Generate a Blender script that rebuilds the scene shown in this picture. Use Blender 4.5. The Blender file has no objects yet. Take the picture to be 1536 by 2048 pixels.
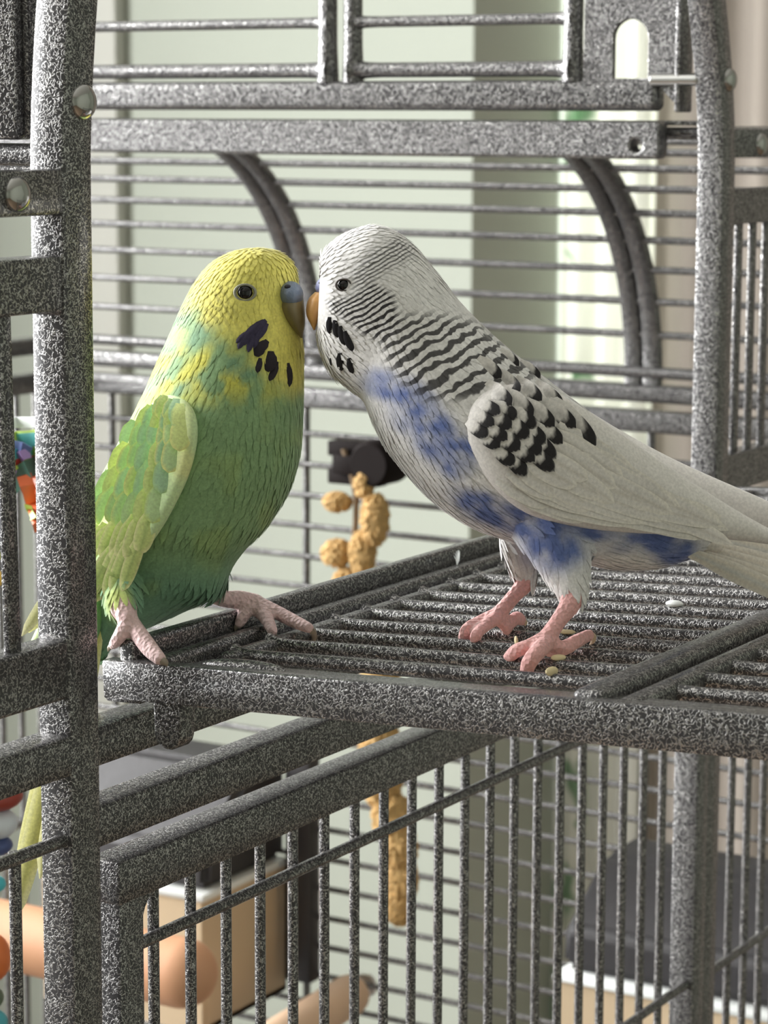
import bpy, bmesh, math, random
import numpy as np
from mathutils import Vector, Matrix, kdtree
from mathutils.bvhtree import BVHTree

scene = bpy.context.scene
col = scene.collection
random.seed(7)
rng = np.random.default_rng(11)
S = 0.001                                   # the scene is drawn in millimetres and scaled to metres

# ------------------------------------------------------------------ camera
CAM = np.array([355.47, -491.64, 122.9])    # mm; X = 0 is the outer face of the cage front, Z = 0 the sill of its opening
YAW, PITCH, ROLL, FPX = 0.5400, 0.1550, 0.0040, 5046.55
FW = np.array([-math.sin(YAW)*math.cos(PITCH), math.cos(YAW)*math.cos(PITCH), -math.sin(PITCH)])
RT = np.array([math.cos(YAW), math.sin(YAW), 0.0])
UP = np.cross(RT, FW)
RT, UP = math.cos(ROLL)*RT + math.sin(ROLL)*UP, -math.sin(ROLL)*RT + math.cos(ROLL)*UP
cd = bpy.data.cameras.new('camera')
cam = bpy.data.objects.new('camera', cd); col.objects.link(cam)
cam.matrix_world = Matrix(((RT[0], UP[0], -FW[0], CAM[0]*S), (RT[1], UP[1], -FW[1], CAM[1]*S), (RT[2], UP[2], -FW[2], CAM[2]*S), (0, 0, 0, 1)))
cd.sensor_fit = 'VERTICAL'; cd.sensor_height = 36.0; cd.lens = 36.0*FPX/2048
cd.clip_start = 0.05; cd.clip_end = 20
cd.dof.use_dof = True; cd.dof.focus_distance = 0.612; cd.dof.aperture_fstop = 38
scene.camera = cam

# ------------------------------------------------------------------ world, lights, exposure
world = bpy.data.worlds.new('world'); scene.world = world; world.use_nodes = True
world.node_tree.nodes['Background'].inputs[0].default_value = (0.85, 0.92, 1.0, 1)
world.node_tree.nodes['Background'].inputs[1].default_value = 1.0

def area(name, loc, rot, sx, sy, power, color):
    l = bpy.data.lights.new(name, 'AREA'); l.shape = 'RECTANGLE'; l.size = sx; l.size_y = sy; l.energy = power; l.color = color
    o = bpy.data.objects.new(name, l); col.objects.link(o); o.location = loc; o.rotation_euler = rot
    return o
# daylight entering through the tall window in the left wall and through the curtained window in the back recess
area('window_left_offscreen', (-1.96, -0.3, 0.55), (0, -math.pi/2+0.35, 0), 1.9, 2.4, 245, (1.0, 0.995, 0.985))
area('window_back_offscreen', (-0.25, 2.05, 0.25), (-math.pi/2, 0, 0), 1.0, 1.9, 60, (0.97, 1.0, 0.97))
scene.view_settings.view_transform = 'Standard'
scene.view_settings.look = 'None'
scene.view_settings.gamma = 1
scene.view_settings.use_curve_mapping = False
scene.view_settings.exposure = 0.0

# ------------------------------------------------------------------ materials
def srgb(r, g, b):
    f = lambda c: (c/255/12.92) if c/255 <= 0.04045 else ((c/255+0.055)/1.055)**2.4
    return (f(r), f(g), f(b))
MATS = {}
def new_mat(name):
    m = bpy.data.materials.new(name); m.use_nodes = True
    nt = m.node_tree; b = nt.nodes['Principled BSDF']
    MATS[name] = m
    return m, nt, b
def N(nt, t, **kw):
    n = nt.nodes.new(t)
    for k, v in kw.items(): setattr(n, k, v)
    return n
def plain(name, rgb, rough=0.5, metal=0.0, noise=0.0, nscale=200, bump=0.0, bscale=400, **kw):
    m, nt, b = new_mat(name)
    b.inputs['Roughness'].default_value = rough; b.inputs['Metallic'].default_value = metal
    b.inputs['Base Color'].default_value = (*rgb, 1)
    if noise or bump:
        tc = N(nt, 'ShaderNodeTexCoord'); nz = N(nt, 'ShaderNodeTexNoise'); nz.inputs['Scale'].default_value = nscale; nz.inputs['Detail'].default_value = 4
        nt.links.new(tc.outputs['Object'], nz.inputs['Vector'])
        if noise:
            mx = N(nt, 'ShaderNodeMix', data_type='RGBA')
            mx.inputs['A'].default_value = (*[c*(1-noise) for c in rgb], 1); mx.inputs['B'].default_value = (*[min(1, c*(1+noise)) for c in rgb], 1)
            nt.links.new(nz.outputs['Fac'], mx.inputs['Factor']); nt.links.new(mx.outputs['Result'], b.inputs['Base Color'])
        if bump:
            n2 = N(nt, 'ShaderNodeTexNoise'); n2.inputs['Scale'].default_value = bscale
            nt.links.new(tc.outputs['Object'], n2.inputs['Vector'])
            bp = N(nt, 'ShaderNodeBump'); bp.inputs['Strength'].default_value = bump; bp.inputs['Distance'].default_value = 0.001
            nt.links.new(n2.outputs['Fac'], bp.inputs['Height']); nt.links.new(bp.outputs['Normal'], b.inputs['Normal'])
    for k, v in kw.items(): b.inputs[k].default_value = v
    return m
def hammertone(name, scale=1050, vein=0.46, base=0.050):
    """black powder coat with raised silver veins"""
    m, nt, b = new_mat(name)
    tc = N(nt, 'ShaderNodeTexCoord')
    nz = N(nt, 'ShaderNodeTexNoise'); nz.inputs['Scale'].default_value = scale; nz.inputs['Detail'].default_value = 2.0
    nz.inputs['Roughness'].default_value = 0.45; nz.inputs['Distortion'].default_value = 0.5
    nt.links.new(tc.outputs['Object'], nz.inputs['Vector'])
    s1 = N(nt, 'ShaderNodeMath', operation='SUBTRACT'); s1.inputs[1].default_value = 0.5
    nt.links.new(nz.outputs['Fac'], s1.inputs[0])
    ab = N(nt, 'ShaderNodeMath', operation='ABSOLUTE'); nt.links.new(s1.outputs[0], ab.inputs[0])
    mr = N(nt, 'ShaderNodeMapRange', interpolation_type='SMOOTHSTEP')
    mr.inputs['From Min'].default_value = 0.018; mr.inputs['From Max'].default_value = 0.052
    mr.inputs['To Min'].default_value = 1; mr.inputs['To Max'].default_value = 0
    nt.links.new(ab.outputs[0], mr.inputs['Value'])
    mx = N(nt, 'ShaderNodeMix', data_type='RGBA')
    mx.inputs['A'].default_value = (base, base*0.97, base, 1); mx.inputs['B'].default_value = (vein, vein*0.985, vein*0.97, 1)
    nt.links.new(mr.outputs['Result'], mx.inputs['Factor']); nt.links.new(mx.outputs['Result'], b.inputs['Base Color'])
    mt = N(nt, 'ShaderNodeMath', operation='MULTIPLY'); mt.inputs[1].default_value = 0.92
    nt.links.new(mr.outputs['Result'], mt.inputs[0]); nt.links.new(mt.outputs[0], b.inputs['Metallic'])
    b.inputs['Roughness'].default_value = 0.27
    b.inputs['Specular IOR Level'].default_value = 0.3; b.inputs['Coat Weight'].default_value = 0.2; b.inputs['Coat Roughness'].default_value = 0.18
    bp = N(nt, 'ShaderNodeBump'); bp.inputs['Strength'].default_value = 0.35; bp.inputs['Distance'].default_value = 0.0004
    nt.links.new(mr.outputs['Result'], bp.inputs['Height']); nt.links.new(bp.outputs['Normal'], b.inputs['Normal'])
    return m
M_coat = hammertone('hammertone_black')
M_zinc = plain('zinc', (0.62, 0.62, 0.60), 0.28, 1.0)
M_bolt = plain('bolt_chrome', (0.42, 0.42, 0.40), 0.13, 1.0)
M_wood = plain('perch_wood', srgb(222, 190, 160), 0.6, noise=0.08, nscale=90)
M_peach = plain('peach_wood', srgb(214, 160, 122), 0.55, noise=0.08, nscale=60)
M_clip = plain('clip_wood', srgb(26, 19, 18), 0.7, noise=0.2, nscale=150, **{'Specular IOR Level': 0.15})
M_black = plain('black_plastic', srgb(50, 48, 50), 0.42, noise=0.15, nscale=60, bump=0.15)
M_cream = plain('cream_plastic', srgb(205, 182, 150), 0.5)
M_white = plain('white_plastic', srgb(235, 238, 236), 0.35)
M_millet = plain('millet', srgb(200, 164, 108), 0.85, noise=0.5, nscale=420, bump=0.6, bscale=700)
M_stalk = plain('stalk', srgb(120, 100, 76), 0.8)
M_husk = plain('seed_husk', srgb(232, 214, 170), 0.7)
M_beak_g = plain('beak_olive', srgb(122, 112, 80), 0.35, noise=0.15, nscale=700)
M_beak_b = plain('beak_amber', srgb(226, 172, 108), 0.35, noise=0.12, nscale=700)
M_cere_g = plain('cere_blue', srgb(112, 126, 146), 0.45, bump=0.2, bscale=1500)
M_cere_b = plain('cere_violet', srgb(140, 146, 190), 0.45, bump=0.2, bscale=1500)
M_nostril = plain('nostril', srgb(36, 36, 44), 0.7)
M_eye = plain('eye_black', srgb(14, 12, 12), 0.06)
M_ring_g = plain('eye_ring', srgb(146, 146, 128), 0.6)
M_ring_b = plain('eye_ring_dark', srgb(92, 84, 82), 0.6)
M_claw = plain('claw', srgb(214, 188, 160), 0.35)
M_claw_g = plain('claw_grey', srgb(150, 138, 122), 0.35)
M_wall = plain('wall_paint', srgb(160, 165, 154), 0.85)
M_floor = plain('floor_boards', srgb(128, 108, 90), 0.5, noise=0.2, nscale=6)
M_ceil = plain('ceiling_paint', srgb(200, 200, 196), 0.9)
M_trim = plain('trim_paint', srgb(176, 176, 168), 0.6)
M_frame = plain('window_frame_paint', srgb(235, 235, 230), 0.5)
M_drape = plain('drape_taupe', srgb(146, 138, 129), 0.9)
def curtain_mat():
    m, nt, b = new_mat('sheer_curtain')
    tc = N(nt, 'ShaderNodeTexCoord')
    vo = N(nt, 'ShaderNodeTexNoise'); vo.inputs['Scale'].default_value = 16; vo.inputs['Detail'].default_value = 2; vo.inputs['Distortion'].default_value = 0.8
    nt.links.new(tc.outputs['Object'], vo.inputs['Vector'])
    mr = N(nt, 'ShaderNodeMapRange', interpolation_type='SMOOTHSTEP'); mr.inputs['From Min'].default_value = 0.55; mr.inputs['From Max'].default_value = 0.62
    nt.links.new(vo.outputs['Fac'], mr.inputs['Value'])
    # the leaf print runs in one vertical stripe of the cloth
    sp = N(nt, 'ShaderNodeSeparateXYZ'); nt.links.new(tc.outputs['Object'], sp.inputs[0])
    st = N(nt, 'ShaderNodeMapRange', interpolation_type='SMOOTHSTEP'); st.inputs['From Min'].default_value = -0.760; st.inputs['From Max'].default_value = -0.768
    nt.links.new(sp.outputs['X'], st.inputs['Value'])
    mu = N(nt, 'ShaderNodeMath', operation='MULTIPLY'); nt.links.new(mr.outputs['Result'], mu.inputs[0]); nt.links.new(st.outputs['Result'], mu.inputs[1])
    mx = N(nt, 'ShaderNodeMix', data_type='RGBA'); mx.inputs['A'].default_value = (*srgb(240, 240, 234), 1); mx.inputs['B'].default_value = (*srgb(150, 178, 150), 1)
    nt.links.new(mu.outputs[0], mx.inputs['Factor']); nt.links.new(mx.outputs['Result'], b.inputs['Base Color'])
    b.inputs['Roughness'].default_value = 0.9
    tr = N(nt, 'ShaderNodeBsdfTranslucent'); nt.links.new(mx.outputs['Result'], tr.inputs['Color'])
    ms = N(nt, 'ShaderNodeMixShader'); ms.inputs[0].default_value = 0.5
    nt.links.new(b.outputs[0], ms.inputs[1]); nt.links.new(tr.outputs[0], ms.inputs[2])
    nt.links.new(ms.outputs[0], nt.nodes['Material Output'].inputs['Surface'])
    return m
M_curtain = curtain_mat()
def plumage_mat(name, dark):
    """colour, barring and leg skin come from vertex attributes on the bird"""
    m, nt, b = new_mat(name)
    a = N(nt, 'ShaderNodeAttribute', attribute_name='Col'); ba = N(nt, 'ShaderNodeAttribute', attribute_name='Bar'); ph = N(nt, 'ShaderNodeAttribute', attribute_name='Phase')
    lg = N(nt, 'ShaderNodeAttribute', attribute_name='Leg')
    tc = N(nt, 'ShaderNodeTexCoord')
    nz = N(nt, 'ShaderNodeTexNoise'); nz.inputs['Scale'].default_value = 260; nz.inputs['Detail'].default_value = 2
    nt.links.new(tc.outputs['Object'], nz.inputs['Vector'])
    ad = N(nt, 'ShaderNodeMath', operation='MULTIPLY_ADD'); ad.inputs[1].default_value = 1.4
    nt.links.new(nz.outputs['Fac'], ad.inputs[0]); nt.links.new(ph.outputs['Fac'], ad.inputs[2])
    tw = N(nt, 'ShaderNodeMath', operation='MULTIPLY'); tw.inputs[1].default_value = 2*math.pi; nt.links.new(ad.outputs[0], tw.inputs[0])
    sn = N(nt, 'ShaderNodeMath', operation='SINE'); nt.links.new(tw.outputs[0], sn.inputs[0])
    mr = N(nt, 'ShaderNodeMapRange', interpolation_type='SMOOTHSTEP'); mr.inputs['From Min'].default_value = -0.1; mr.inputs['From Max'].default_value = 0.5
    nt.links.new(sn.outputs[0], mr.inputs['Value'])
    mu = N(nt, 'ShaderNodeMath', operation='MULTIPLY'); nt.links.new(mr.outputs['Result'], mu.inputs[0]); nt.links.new(ba.outputs['Fac'], mu.inputs[1])
    mx = N(nt, 'ShaderNodeMix', data_type='RGBA'); mx.inputs['B'].default_value = (*dark, 1)
    nt.links.new(mu.outputs[0], mx.inputs['Factor']); nt.links.new(a.outputs['Color'], mx.inputs['A'])
    fn = N(nt, 'ShaderNodeTexNoise'); fn.inputs['Scale'].default_value = 1500; fn.inputs['Detail'].default_value = 3
    nt.links.new(tc.outputs['Object'], fn.inputs['Vector'])
    fm = N(nt, 'ShaderNodeMapRange'); fm.inputs['From Min'].default_value = 0.3; fm.inputs['From Max'].default_value = 0.7; fm.inputs['To Min'].default_value = 0.86; fm.inputs['To Max'].default_value = 1.1
    nt.links.new(fn.outputs['Fac'], fm.inputs['Value'])
    vm = N(nt, 'ShaderNodeVectorMath', operation='SCALE'); nt.links.new(mx.outputs['Result'], vm.inputs[0]); nt.links.new(fm.outputs['Result'], vm.inputs['Scale'])
    nt.links.new(vm.outputs[0], b.inputs['Base Color'])
    b.inputs['Roughness'].default_value = 0.72
    b.inputs['Sheen Weight'].default_value = 0.15; b.inputs['Specular IOR Level'].default_value = 0.25
    v = N(nt, 'ShaderNodeTexVoronoi'); v.inputs['Scale'].default_value = 900
    nt.links.new(tc.outputs['Object'], v.inputs['Vector'])
    bp = N(nt, 'ShaderNodeBump'); bp.inputs['Distance'].default_value = 0.0005
    nt.links.new(lg.outputs['Fac'], bp.inputs['Strength']); nt.links.new(v.outputs['Distance'], bp.inputs['Height'])
    nt.links.new(bp.outputs['Normal'], b.inputs['Normal'])
    return m
M_plum = plumage_mat('plumage', srgb(48, 46, 48))
def toy_mat(n, rgb): return plain('toy_'+n, srgb(*rgb), 0.45)

# ------------------------------------------------------------------ mesh helpers (all coordinates in mm)
def link(name, me, mat, parent=None):
    o = bpy.data.objects.new(name, me); col.objects.link(o)
    if mat: me.materials.append(mat)
    if parent:
        o.parent = parent; o.matrix_parent_inverse = parent.matrix_world.inverted()
    return o
def smooth_by_angle(me, ang=35):
    me.polygons.foreach_set('use_smooth', [True]*len(me.polygons))
    try: me.set_sharp_from_angle(angle=math.radians(ang))
    except Exception: pass
def mesh(name, V, F, mat, parent=None, smooth=True, ang=35):
    me = bpy.data.meshes.new(name)
    me.from_pydata([tuple(float(c)*S for c in v) for v in V], [], F); me.update()
    if smooth: smooth_by_angle(me, ang)
    return link(name, me, mat, parent)
def from_bm(name, bm, mat, parent=None, ang=35):
    bmesh.ops.recalc_face_normals(bm, faces=bm.faces)
    bmesh.ops.scale(bm, vec=(S, S, S), verts=bm.verts)
    me = bpy.data.meshes.new(name); bm.to_mesh(me); bm.free(); smooth_by_angle(me, ang)
    return link(name, me, mat, parent)
def add_box(bm, lo, hi, bev=0.8, seg=2):
    r = bmesh.ops.create_cube(bm, size=1.0); vs = r['verts']
    for v in vs:
        v.co = Vector([(lo[i]+hi[i])/2 + v.co[i]*(hi[i]-lo[i]) for i in range(3)])
    if bev:
        es = list({e for v in vs for e in v.link_edges})
        bmesh.ops.bevel(bm, geom=es, offset=bev, segments=seg, affect='EDGES', profile=0.5)
def box(name, lo, hi, mat, parent=None, bev=0.8, seg=2, xf=None):
    bm = bmesh.new(); add_box(bm, lo, hi, bev, seg)
    if xf: bmesh.ops.transform(bm, matrix=xf, verts=bm.verts)
    return from_bm(name, bm, mat, parent)
def tube_vf(path, rad, n=10, cap=True, flat=None):
    P = [np.array(p, float) for p in path]; m = len(P)
    R = rad if hasattr(rad, '__len__') else [rad]*m
    T = [(P[min(i+1, m-1)]-P[max(i-1, 0)]) for i in range(m)]; T = [t/np.linalg.norm(t) for t in T]
    ref = np.array([0, 0, 1.0]) if abs(T[0][2]) < 0.9 else np.array([1.0, 0, 0])
    a = np.cross(T[0], ref); a /= np.linalg.norm(a)
    V, F = [], []
    for i in range(m):
        a = a - T[i]*(a@T[i]); a /= np.linalg.norm(a); b = np.cross(T[i], a)
        for k in range(n):
            t = 2*math.pi*k/n; V.append(P[i] + R[i]*(math.cos(t)*a + math.sin(t)*b))
    for i in range(m-1):
        for k in range(n):
            F.append((i*n+k, i*n+(k+1) % n, (i+1)*n+(k+1) % n, (i+1)*n+k))
    if cap:
        F.append(tuple(range(n-1, -1, -1))); F.append(tuple((m-1)*n+k for k in range(n)))
    return V, F
def tube(name, path, rad, mat, parent=None, n=10, cap=True):
    V, F = tube_vf(path, rad, n, cap); return mesh(name, V, F, mat, parent, ang=50)
def rod(name, a, b, r, mat, parent=None, n=9, flare=0.0, fl=3.0):
    """a straight bar; flare thickens both ends where the coating pools at the weld"""
    a, b = np.array(a, float), np.array(b, float); L = np.linalg.norm(b-a)
    if not flare: return tube(name, [a, b], r, mat, parent, n)
    ds = [0, fl*0.25, fl*0.6, fl, fl*2]; ds = ds + [L-d for d in reversed(ds)]
    rr = [r*(1+flare*math.exp(-2.2*min(d, L-d)/fl)) for d in ds]
    return tube(name, [a+(b-a)*d/L for d in ds], rr, mat, parent, n)
def sweep_rect(name, path, wx, wn, mat, parent=None, xc=0.0, bev=0.9):
    """square tubing whose centre line lies in a Y-Z plane"""
    prof = []
    for sx, sn in ((1, 1), (-1, 1), (-1, -1), (1, -1)):
        cx, cn = sx*(wx/2-bev), sn*(wn/2-bev); a0 = math.atan2(sn, sx)
        for da in (-math.pi/4, 0, math.pi/4): prof.append((cx+bev*math.cos(a0+da), cn+bev*math.sin(a0+da)))
    V, F = [], []; n = len(prof); m = len(path)
    for i, (y, z) in enumerate(path):
        y0, z0 = path[max(i-1, 0)]; y1, z1 = path[min(i+1, m-1)]; t = math.hypot(y1-y0, z1-z0); ny, nz = (z1-z0)/t, -(y1-y0)/t
        for px, pn in prof: V.append((xc+px, y+ny*pn, z+nz*pn))
    for i in range(m-1):
        for k in range(n): F.append((i*n+k, i*n+(k+1) % n, (i+1)*n+(k+1) % n, (i+1)*n+k))
    F.append(tuple(range(n))); F.append(tuple((m-1)*n+k for k in range(n-1, -1, -1)))
    bm = bmesh.new(); vs = [bm.verts.new(v) for v in V]
    for f in F: bm.faces.new([vs[i] for i in f])
    return from_bm(name, bm, mat, parent, 40)
def rrect(x0, z0, x1, z1, r, n=5):
    pts = []
    for cx, cz, a in ((x1-r, z1-r, 0), (x0+r, z1-r, 90), (x0+r, z0+r, 180), (x1-r, z0+r, 270)):
        for k in range(n+1):
            t = math.radians(a+90*k/n); pts.append((cx+r*math.cos(t), cz+r*math.sin(t)))
    return pts
def plate(name, outer, holes, y0, y1, mat, parent=None, bev=0.5, axis='Y'):
    """a flat plate with real holes, outline given in X-Z (axis Y) or Y-Z (axis X)"""
    cu = bpy.data.curves.new(name, 'CURVE'); cu.dimensions = '2D'; cu.fill_mode = 'BOTH'
    cu.extrude = (y1-y0)/2*S - bev*S; cu.bevel_depth = bev*S; cu.bevel_resolution = 1; cu.offset = -bev*S
    for pts in [outer]+holes:
        sp = cu.splines.new('POLY'); sp.points.add(len(pts)-1); sp.use_cyclic_u = True
        for p, (x, z) in zip(sp.points, pts): p.co = (x*S, z*S, 0, 1)
    tmp = bpy.data.objects.new('tmp', cu); col.objects.link(tmp)
    me = bpy.data.meshes.new_from_object(tmp.evaluated_get(bpy.context.evaluated_depsgraph_get()))
    bpy.data.objects.remove(tmp); bpy.data.curves.remove(cu)
    me.name = name; ym = (y0+y1)/2*S
    if axis == 'Y': me.transform(Matrix(((1, 0, 0, 0), (0, 0, -1, ym), (0, 1, 0, 0), (0, 0, 0, 1))))
    else: me.transform(Matrix(((0, 0, 1, ym), (1, 0, 0, 0), (0, 1, 0, 0), (0, 0, 0, 1))))
    me.materials.clear(); smooth_by_angle(me, 40)
    return link(name, me, mat, parent)
def dome(name, c, r, h, mat, parent=None, axis=(1, 0, 0), n=24):
    """button head of a carriage bolt"""
    ax = Vector(axis); q = ax.to_track_quat('Z', 'Y').to_matrix()
    V, F = [], []; rings = 7
    for i in range(rings):
        t = i/(rings-1)*math.pi/2; rr, hh = r*math.cos(t)**0.85 if i < rings-1 else 0.02, h*math.sin(t)
        for k in range(n):
            a = 2*math.pi*k/n; V.append(np.array(c)+np.array(q @ Vector((rr*math.cos(a), rr*math.sin(a), hh))))
    for i in range(rings-1):
        for k in range(n): F.append((i*n+k, i*n+(k+1) % n, (i+1)*n+(k+1) % n, (i+1)*n+k))
    F.append(tuple(range(n-1, -1, -1)))
    return mesh(name, V, F, mat, parent, ang=80)
def ellipsoid_vf(c, r, n=18, m=12, rot=None):
    V, F = [], []
    for i in range(m+1):
        t = math.pi*i/m
        for k in range(n):
            a = 2*math.pi*k/n; v = np.array([r[0]*math.sin(t)*math.cos(a), r[1]*math.sin(t)*math.sin(a), r[2]*math.cos(t)])
            V.append(np.array(c)+(rot @ v if rot is not None else v))
    for i in range(m):
        for k in range(n): F.append((i*n+k, (i+1)*n+k, (i+1)*n+(k+1) % n, i*n+(k+1) % n))
    return V, F
def empty(name, loc, label, cat, group=None):
    o = bpy.data.objects.new(name, None); col.objects.link(o); o.location = [c*S for c in loc]; o.empty_display_size = 0.01
    o['label'] = label; o['category'] = cat
    if group: o['group'] = group
    bpy.context.view_layer.update()
    return o
def tag(o, label, cat, group=None):
    o['label'] = label; o['category'] = cat
    if group: o['group'] = group
    return o
def struct(o): o['kind'] = 'structure'; return o

# ------------------------------------------------------------------ the room
RX0, RX1, RY0, RY1, RZ0, RZ1 = -1600, 2200, -3300, 1600, -1250, 1350
REC_X, REC_Y = -803, 1770                    # window recess in the back wall
struct(box('floor', (RX0-60, RY0-60, RZ0-60), (RX1+60, 2300, RZ0), M_floor, bev=0))
struct(box('ceiling', (RX0-60, RY0-60, RZ1), (RX1+60, 2300, RZ1+60), M_ceil, bev=0))
wb = struct(box('wall_back', (RX0-60, RY1, RZ0), (REC_X-4, 2300, RZ1), M_wall, bev=0))
struct(box('wall_return', (REC_X-4, RY1, RZ0), (REC_X, 2300, RZ1), M_wall, bev=0))
# the wall of the recess carries the curtained window
bm = bmesh.new()
add_box(bm, (REC_X, 1960, RZ0), (RX1, 2010, -250), 0); add_box(bm, (REC_X, 1960, 950), (RX1, 2010, RZ1), 0); add_box(bm, (650, 1960, -250), (RX1, 2010, 950), 0)
struct(from_bm('wall_recess', bm, M_wall))
w2 = struct(plate('window_2', rrect(REC_X, -250, 650, 950, 2), [rrect(REC_X+40, -210, -70, 910, 2), rrect(-30, -210, 610, 910, 2)], 1950, 2012, M_frame, bev=0.5))
struct(box('wall_right', (RX1, RY0, RZ0), (RX1+60, 2300, RZ1), M_wall, bev=0))
struct(box('wall_front', (RX0, RY0-60, RZ0), (RX1, RY0, RZ1), M_wall, bev=0))
struct(plate('added_window_frame', rrect(-1540, -440, 40, 1140, 2), [rrect(-1490, -390, -780, 1090, 2), rrect(-720, -390, -10, 1090, 2)], RY0+1, RY0+40, M_frame, bev=0.5))  # unseen window frame, added on solid wall to go with a former fill light
bm = bmesh.new()                             # left wall around its tall window
WY0, WY1, WZ0, WZ1 = -1560, 960, -620, 1300
add_box(bm, (RX0-60, RY0, RZ0), (RX0, RY1, WZ0), 0); add_box(bm, (RX0-60, RY0, WZ1), (RX0, RY1, RZ1), 0)
add_box(bm, (RX0-60, RY0, WZ0), (RX0, WY0, WZ1), 0); add_box(bm, (RX0-60, WY1, WZ0), (RX0, RY1, WZ1), 0)
struct(from_bm('wall_left', bm, M_wall))
struct(plate('window_1', rrect(WY0, WZ0, WY1, WZ1, 2), [rrect(WY0+50, WZ0+50, -330, WZ1-50, 2), rrect(-270, WZ0+50, WY1-50, WZ1-50, 2)], RX0-50, RX0+6, M_frame, bev=0.5, axis='X'))
# painted casing strip on the back wall
struct(box('trim_1', (-1275, 1582, RZ0), (-1205, 1600, RZ1), M_trim, bev=3))
struct(box('baseboard_back', (RX0, 1588, RZ0), (REC_X, 1600, RZ0+110), M_frame, bev=3))

def curtain(name, x0, x1, y, z0, z1, amp, folds, mat, seed):
    r = np.random.default_rng(seed); n = folds*10; V, F = [], []
    ph = np.cumsum(r.uniform(0.7, 1.3, n+1)); ph = ph/ph[-1]*folds*2*math.pi
    for j in range(9):
        z = z0+(z1-z0)*j/8
        for i in range(n+1):
            x = x0+(x1-x0)*i/n; V.append((x, y+amp*math.sin(ph[i])*(1+0.15*math.sin(j+i*0.1)), z))
    for j in range(8):
        for i in range(n): a = j*(n+1)+i; F.append((a, a+1, a+n+2, a+n+1))
    V2 = [(x, y+2.0, z) for x, y, z in V]; k = len(V)
    F = F+[tuple(i+k for i in reversed(f)) for f in F]
    return mesh(name, V+V2, F, mat, ang=80)
tag(curtain('sheer_curtain', -800, -704, 1779, -1240, 1300, 6, 3, M_curtain, 3), 'sheer white curtain with green leaf print hanging in the window recess', 'curtain')
tag(curtain('drape', -707, -420, 1790, -1240, 1300, 16, 4, M_drape, 5), 'heavy taupe drape hanging beside the sheer leaf curtain', 'curtain')
tag(curtain('window_drape', -424, 620, 1800, -1240, 1300, 26, 12, M_drape, 8), 'wide taupe drape drawn across the rest of the window', 'curtain')

# ------------------------------------------------------------------ the bird cage
cage = empty('bird_cage', (-250, 215, RZ0), 'large black and silver hammertone metal bird cage with its door folded down', 'bird cage')
C_ = M_coat
# main posts of the door opening, bowed at the top where the arched roof begins
def post_path(y, bow, z0, top, p=1.6):
    return [(y, -500), (y, z0-60), (y, z0-20)] + [(y+bow*((z-z0)/50)**p if z > z0 else y, z) for z in np.linspace(z0-5, top, 14)]
pl = sweep_rect('post', post_path(-34.0, 5.0, 110, 230), 9.6, 11, C_, cage, xc=-4.8)
pr = sweep_rect('post', post_path(336.2, -10.0, 108, 230), 10, 11, C_, cage, xc=-5.0)
for y in (-160, 430, 588): box('post', (-10, y-5, -500), (0, y+5, 20 if y < 400 or y > 500 else 60), C_, cage)
for y in (-160, 589): box('post', (-505, y-5, -500), (-495, y+5, 5), C_, cage)
# horizontal members of the front
box('rail', (-9.8, -165, -29.0), (-0.2, 592, -19.3), C_, cage, 0.9)
box('rail', (-9.6, -29, -48.9), (-0.3, 332, -38.6), C_, cage, 0.9)
box('rail', (-8, -160, 101.0), (-0.3, -38, 111.2), C_, cage, 0.9)
box('rail', (-8, 340, 109.4), (-0.3, 470, 119.6), C_, cage, 0.9)
for y in (-55.2, 364.5): dome('rivet', (-0.4, y, 106 if y < 0 else 114), 4.1, 2.4, M_bolt, cage)
# carriage bolts that fix the roof flaps to the posts
for y, z, xin in ((-31.6, 126.2, -17), (334.0, 136.4, -27)):
    dome('bolt', (-0.3, y, z), 4.2, 2.7, M_bolt, cage)
    sh = [(x, y-(5.8 if y > 0 else 0), z) for x in np.arange(xin, -8.9, 0.45)]
    tube('bolt_shank', sh, [2.1+0.18*(i % 2) for i in range(len(sh))], M_zinc, cage, 14)

def side_panel(y0, y1, h0, h1, zt, ys):
    """framed grille beside the opening: frame plate with one large hole, flat bars inside"""
    f = plate('side_panel', rrect(y0, -10.5, y1, zt+12.5, 3), [rrect(h0, 3.4, h1, zt, 4)], -8.5, -0.6, C_, cage, 0.8, axis='X')
    for y, dy in ys:
        lean = Matrix(((1, 0, 0, 0), (0, 1, -dy/(zt-3.4), dy*zt/(zt-3.4)), (0, 0, 1, 0), (0, 0, 0, 1)))
        box('bar', (-4.6, y-2.3, 2.0), (-2.6, y+2.3, zt+1.5), C_, f, 0.7, 2, lean)
    return f
side_panel(-156, -31, -148, -38.0, 79.3, [(-57.2+15.5*-k, 1.6) for k in range(6)])
side_panel(333, 428, 342.0, 420, 85.9, [(354.2+12.6*k, 0) for k in range(6)])
# fixed grille under the left panel
g = rod('grille_rod', (-3.2, -158, -44.8), (-3.2, -38, -44.8), 1.65, C_, cage, 10)
for k in range(6): rod('bar', (-5.2, -54.4-16*k, -490), (-5.2, -54.4-16*k, -44.0), 1.5, C_, g)
g = rod('grille_rod', (-3.2, 340, -190.5), (-3.2, 586, -190.5), 1.65, C_, cage, 10)
for k in range(14): rod('bar', (-5.4, 365.2+15.6*k, -490), (-5.4, 365.2+15.6*k, -26), 1.5, C_, g)

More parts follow.
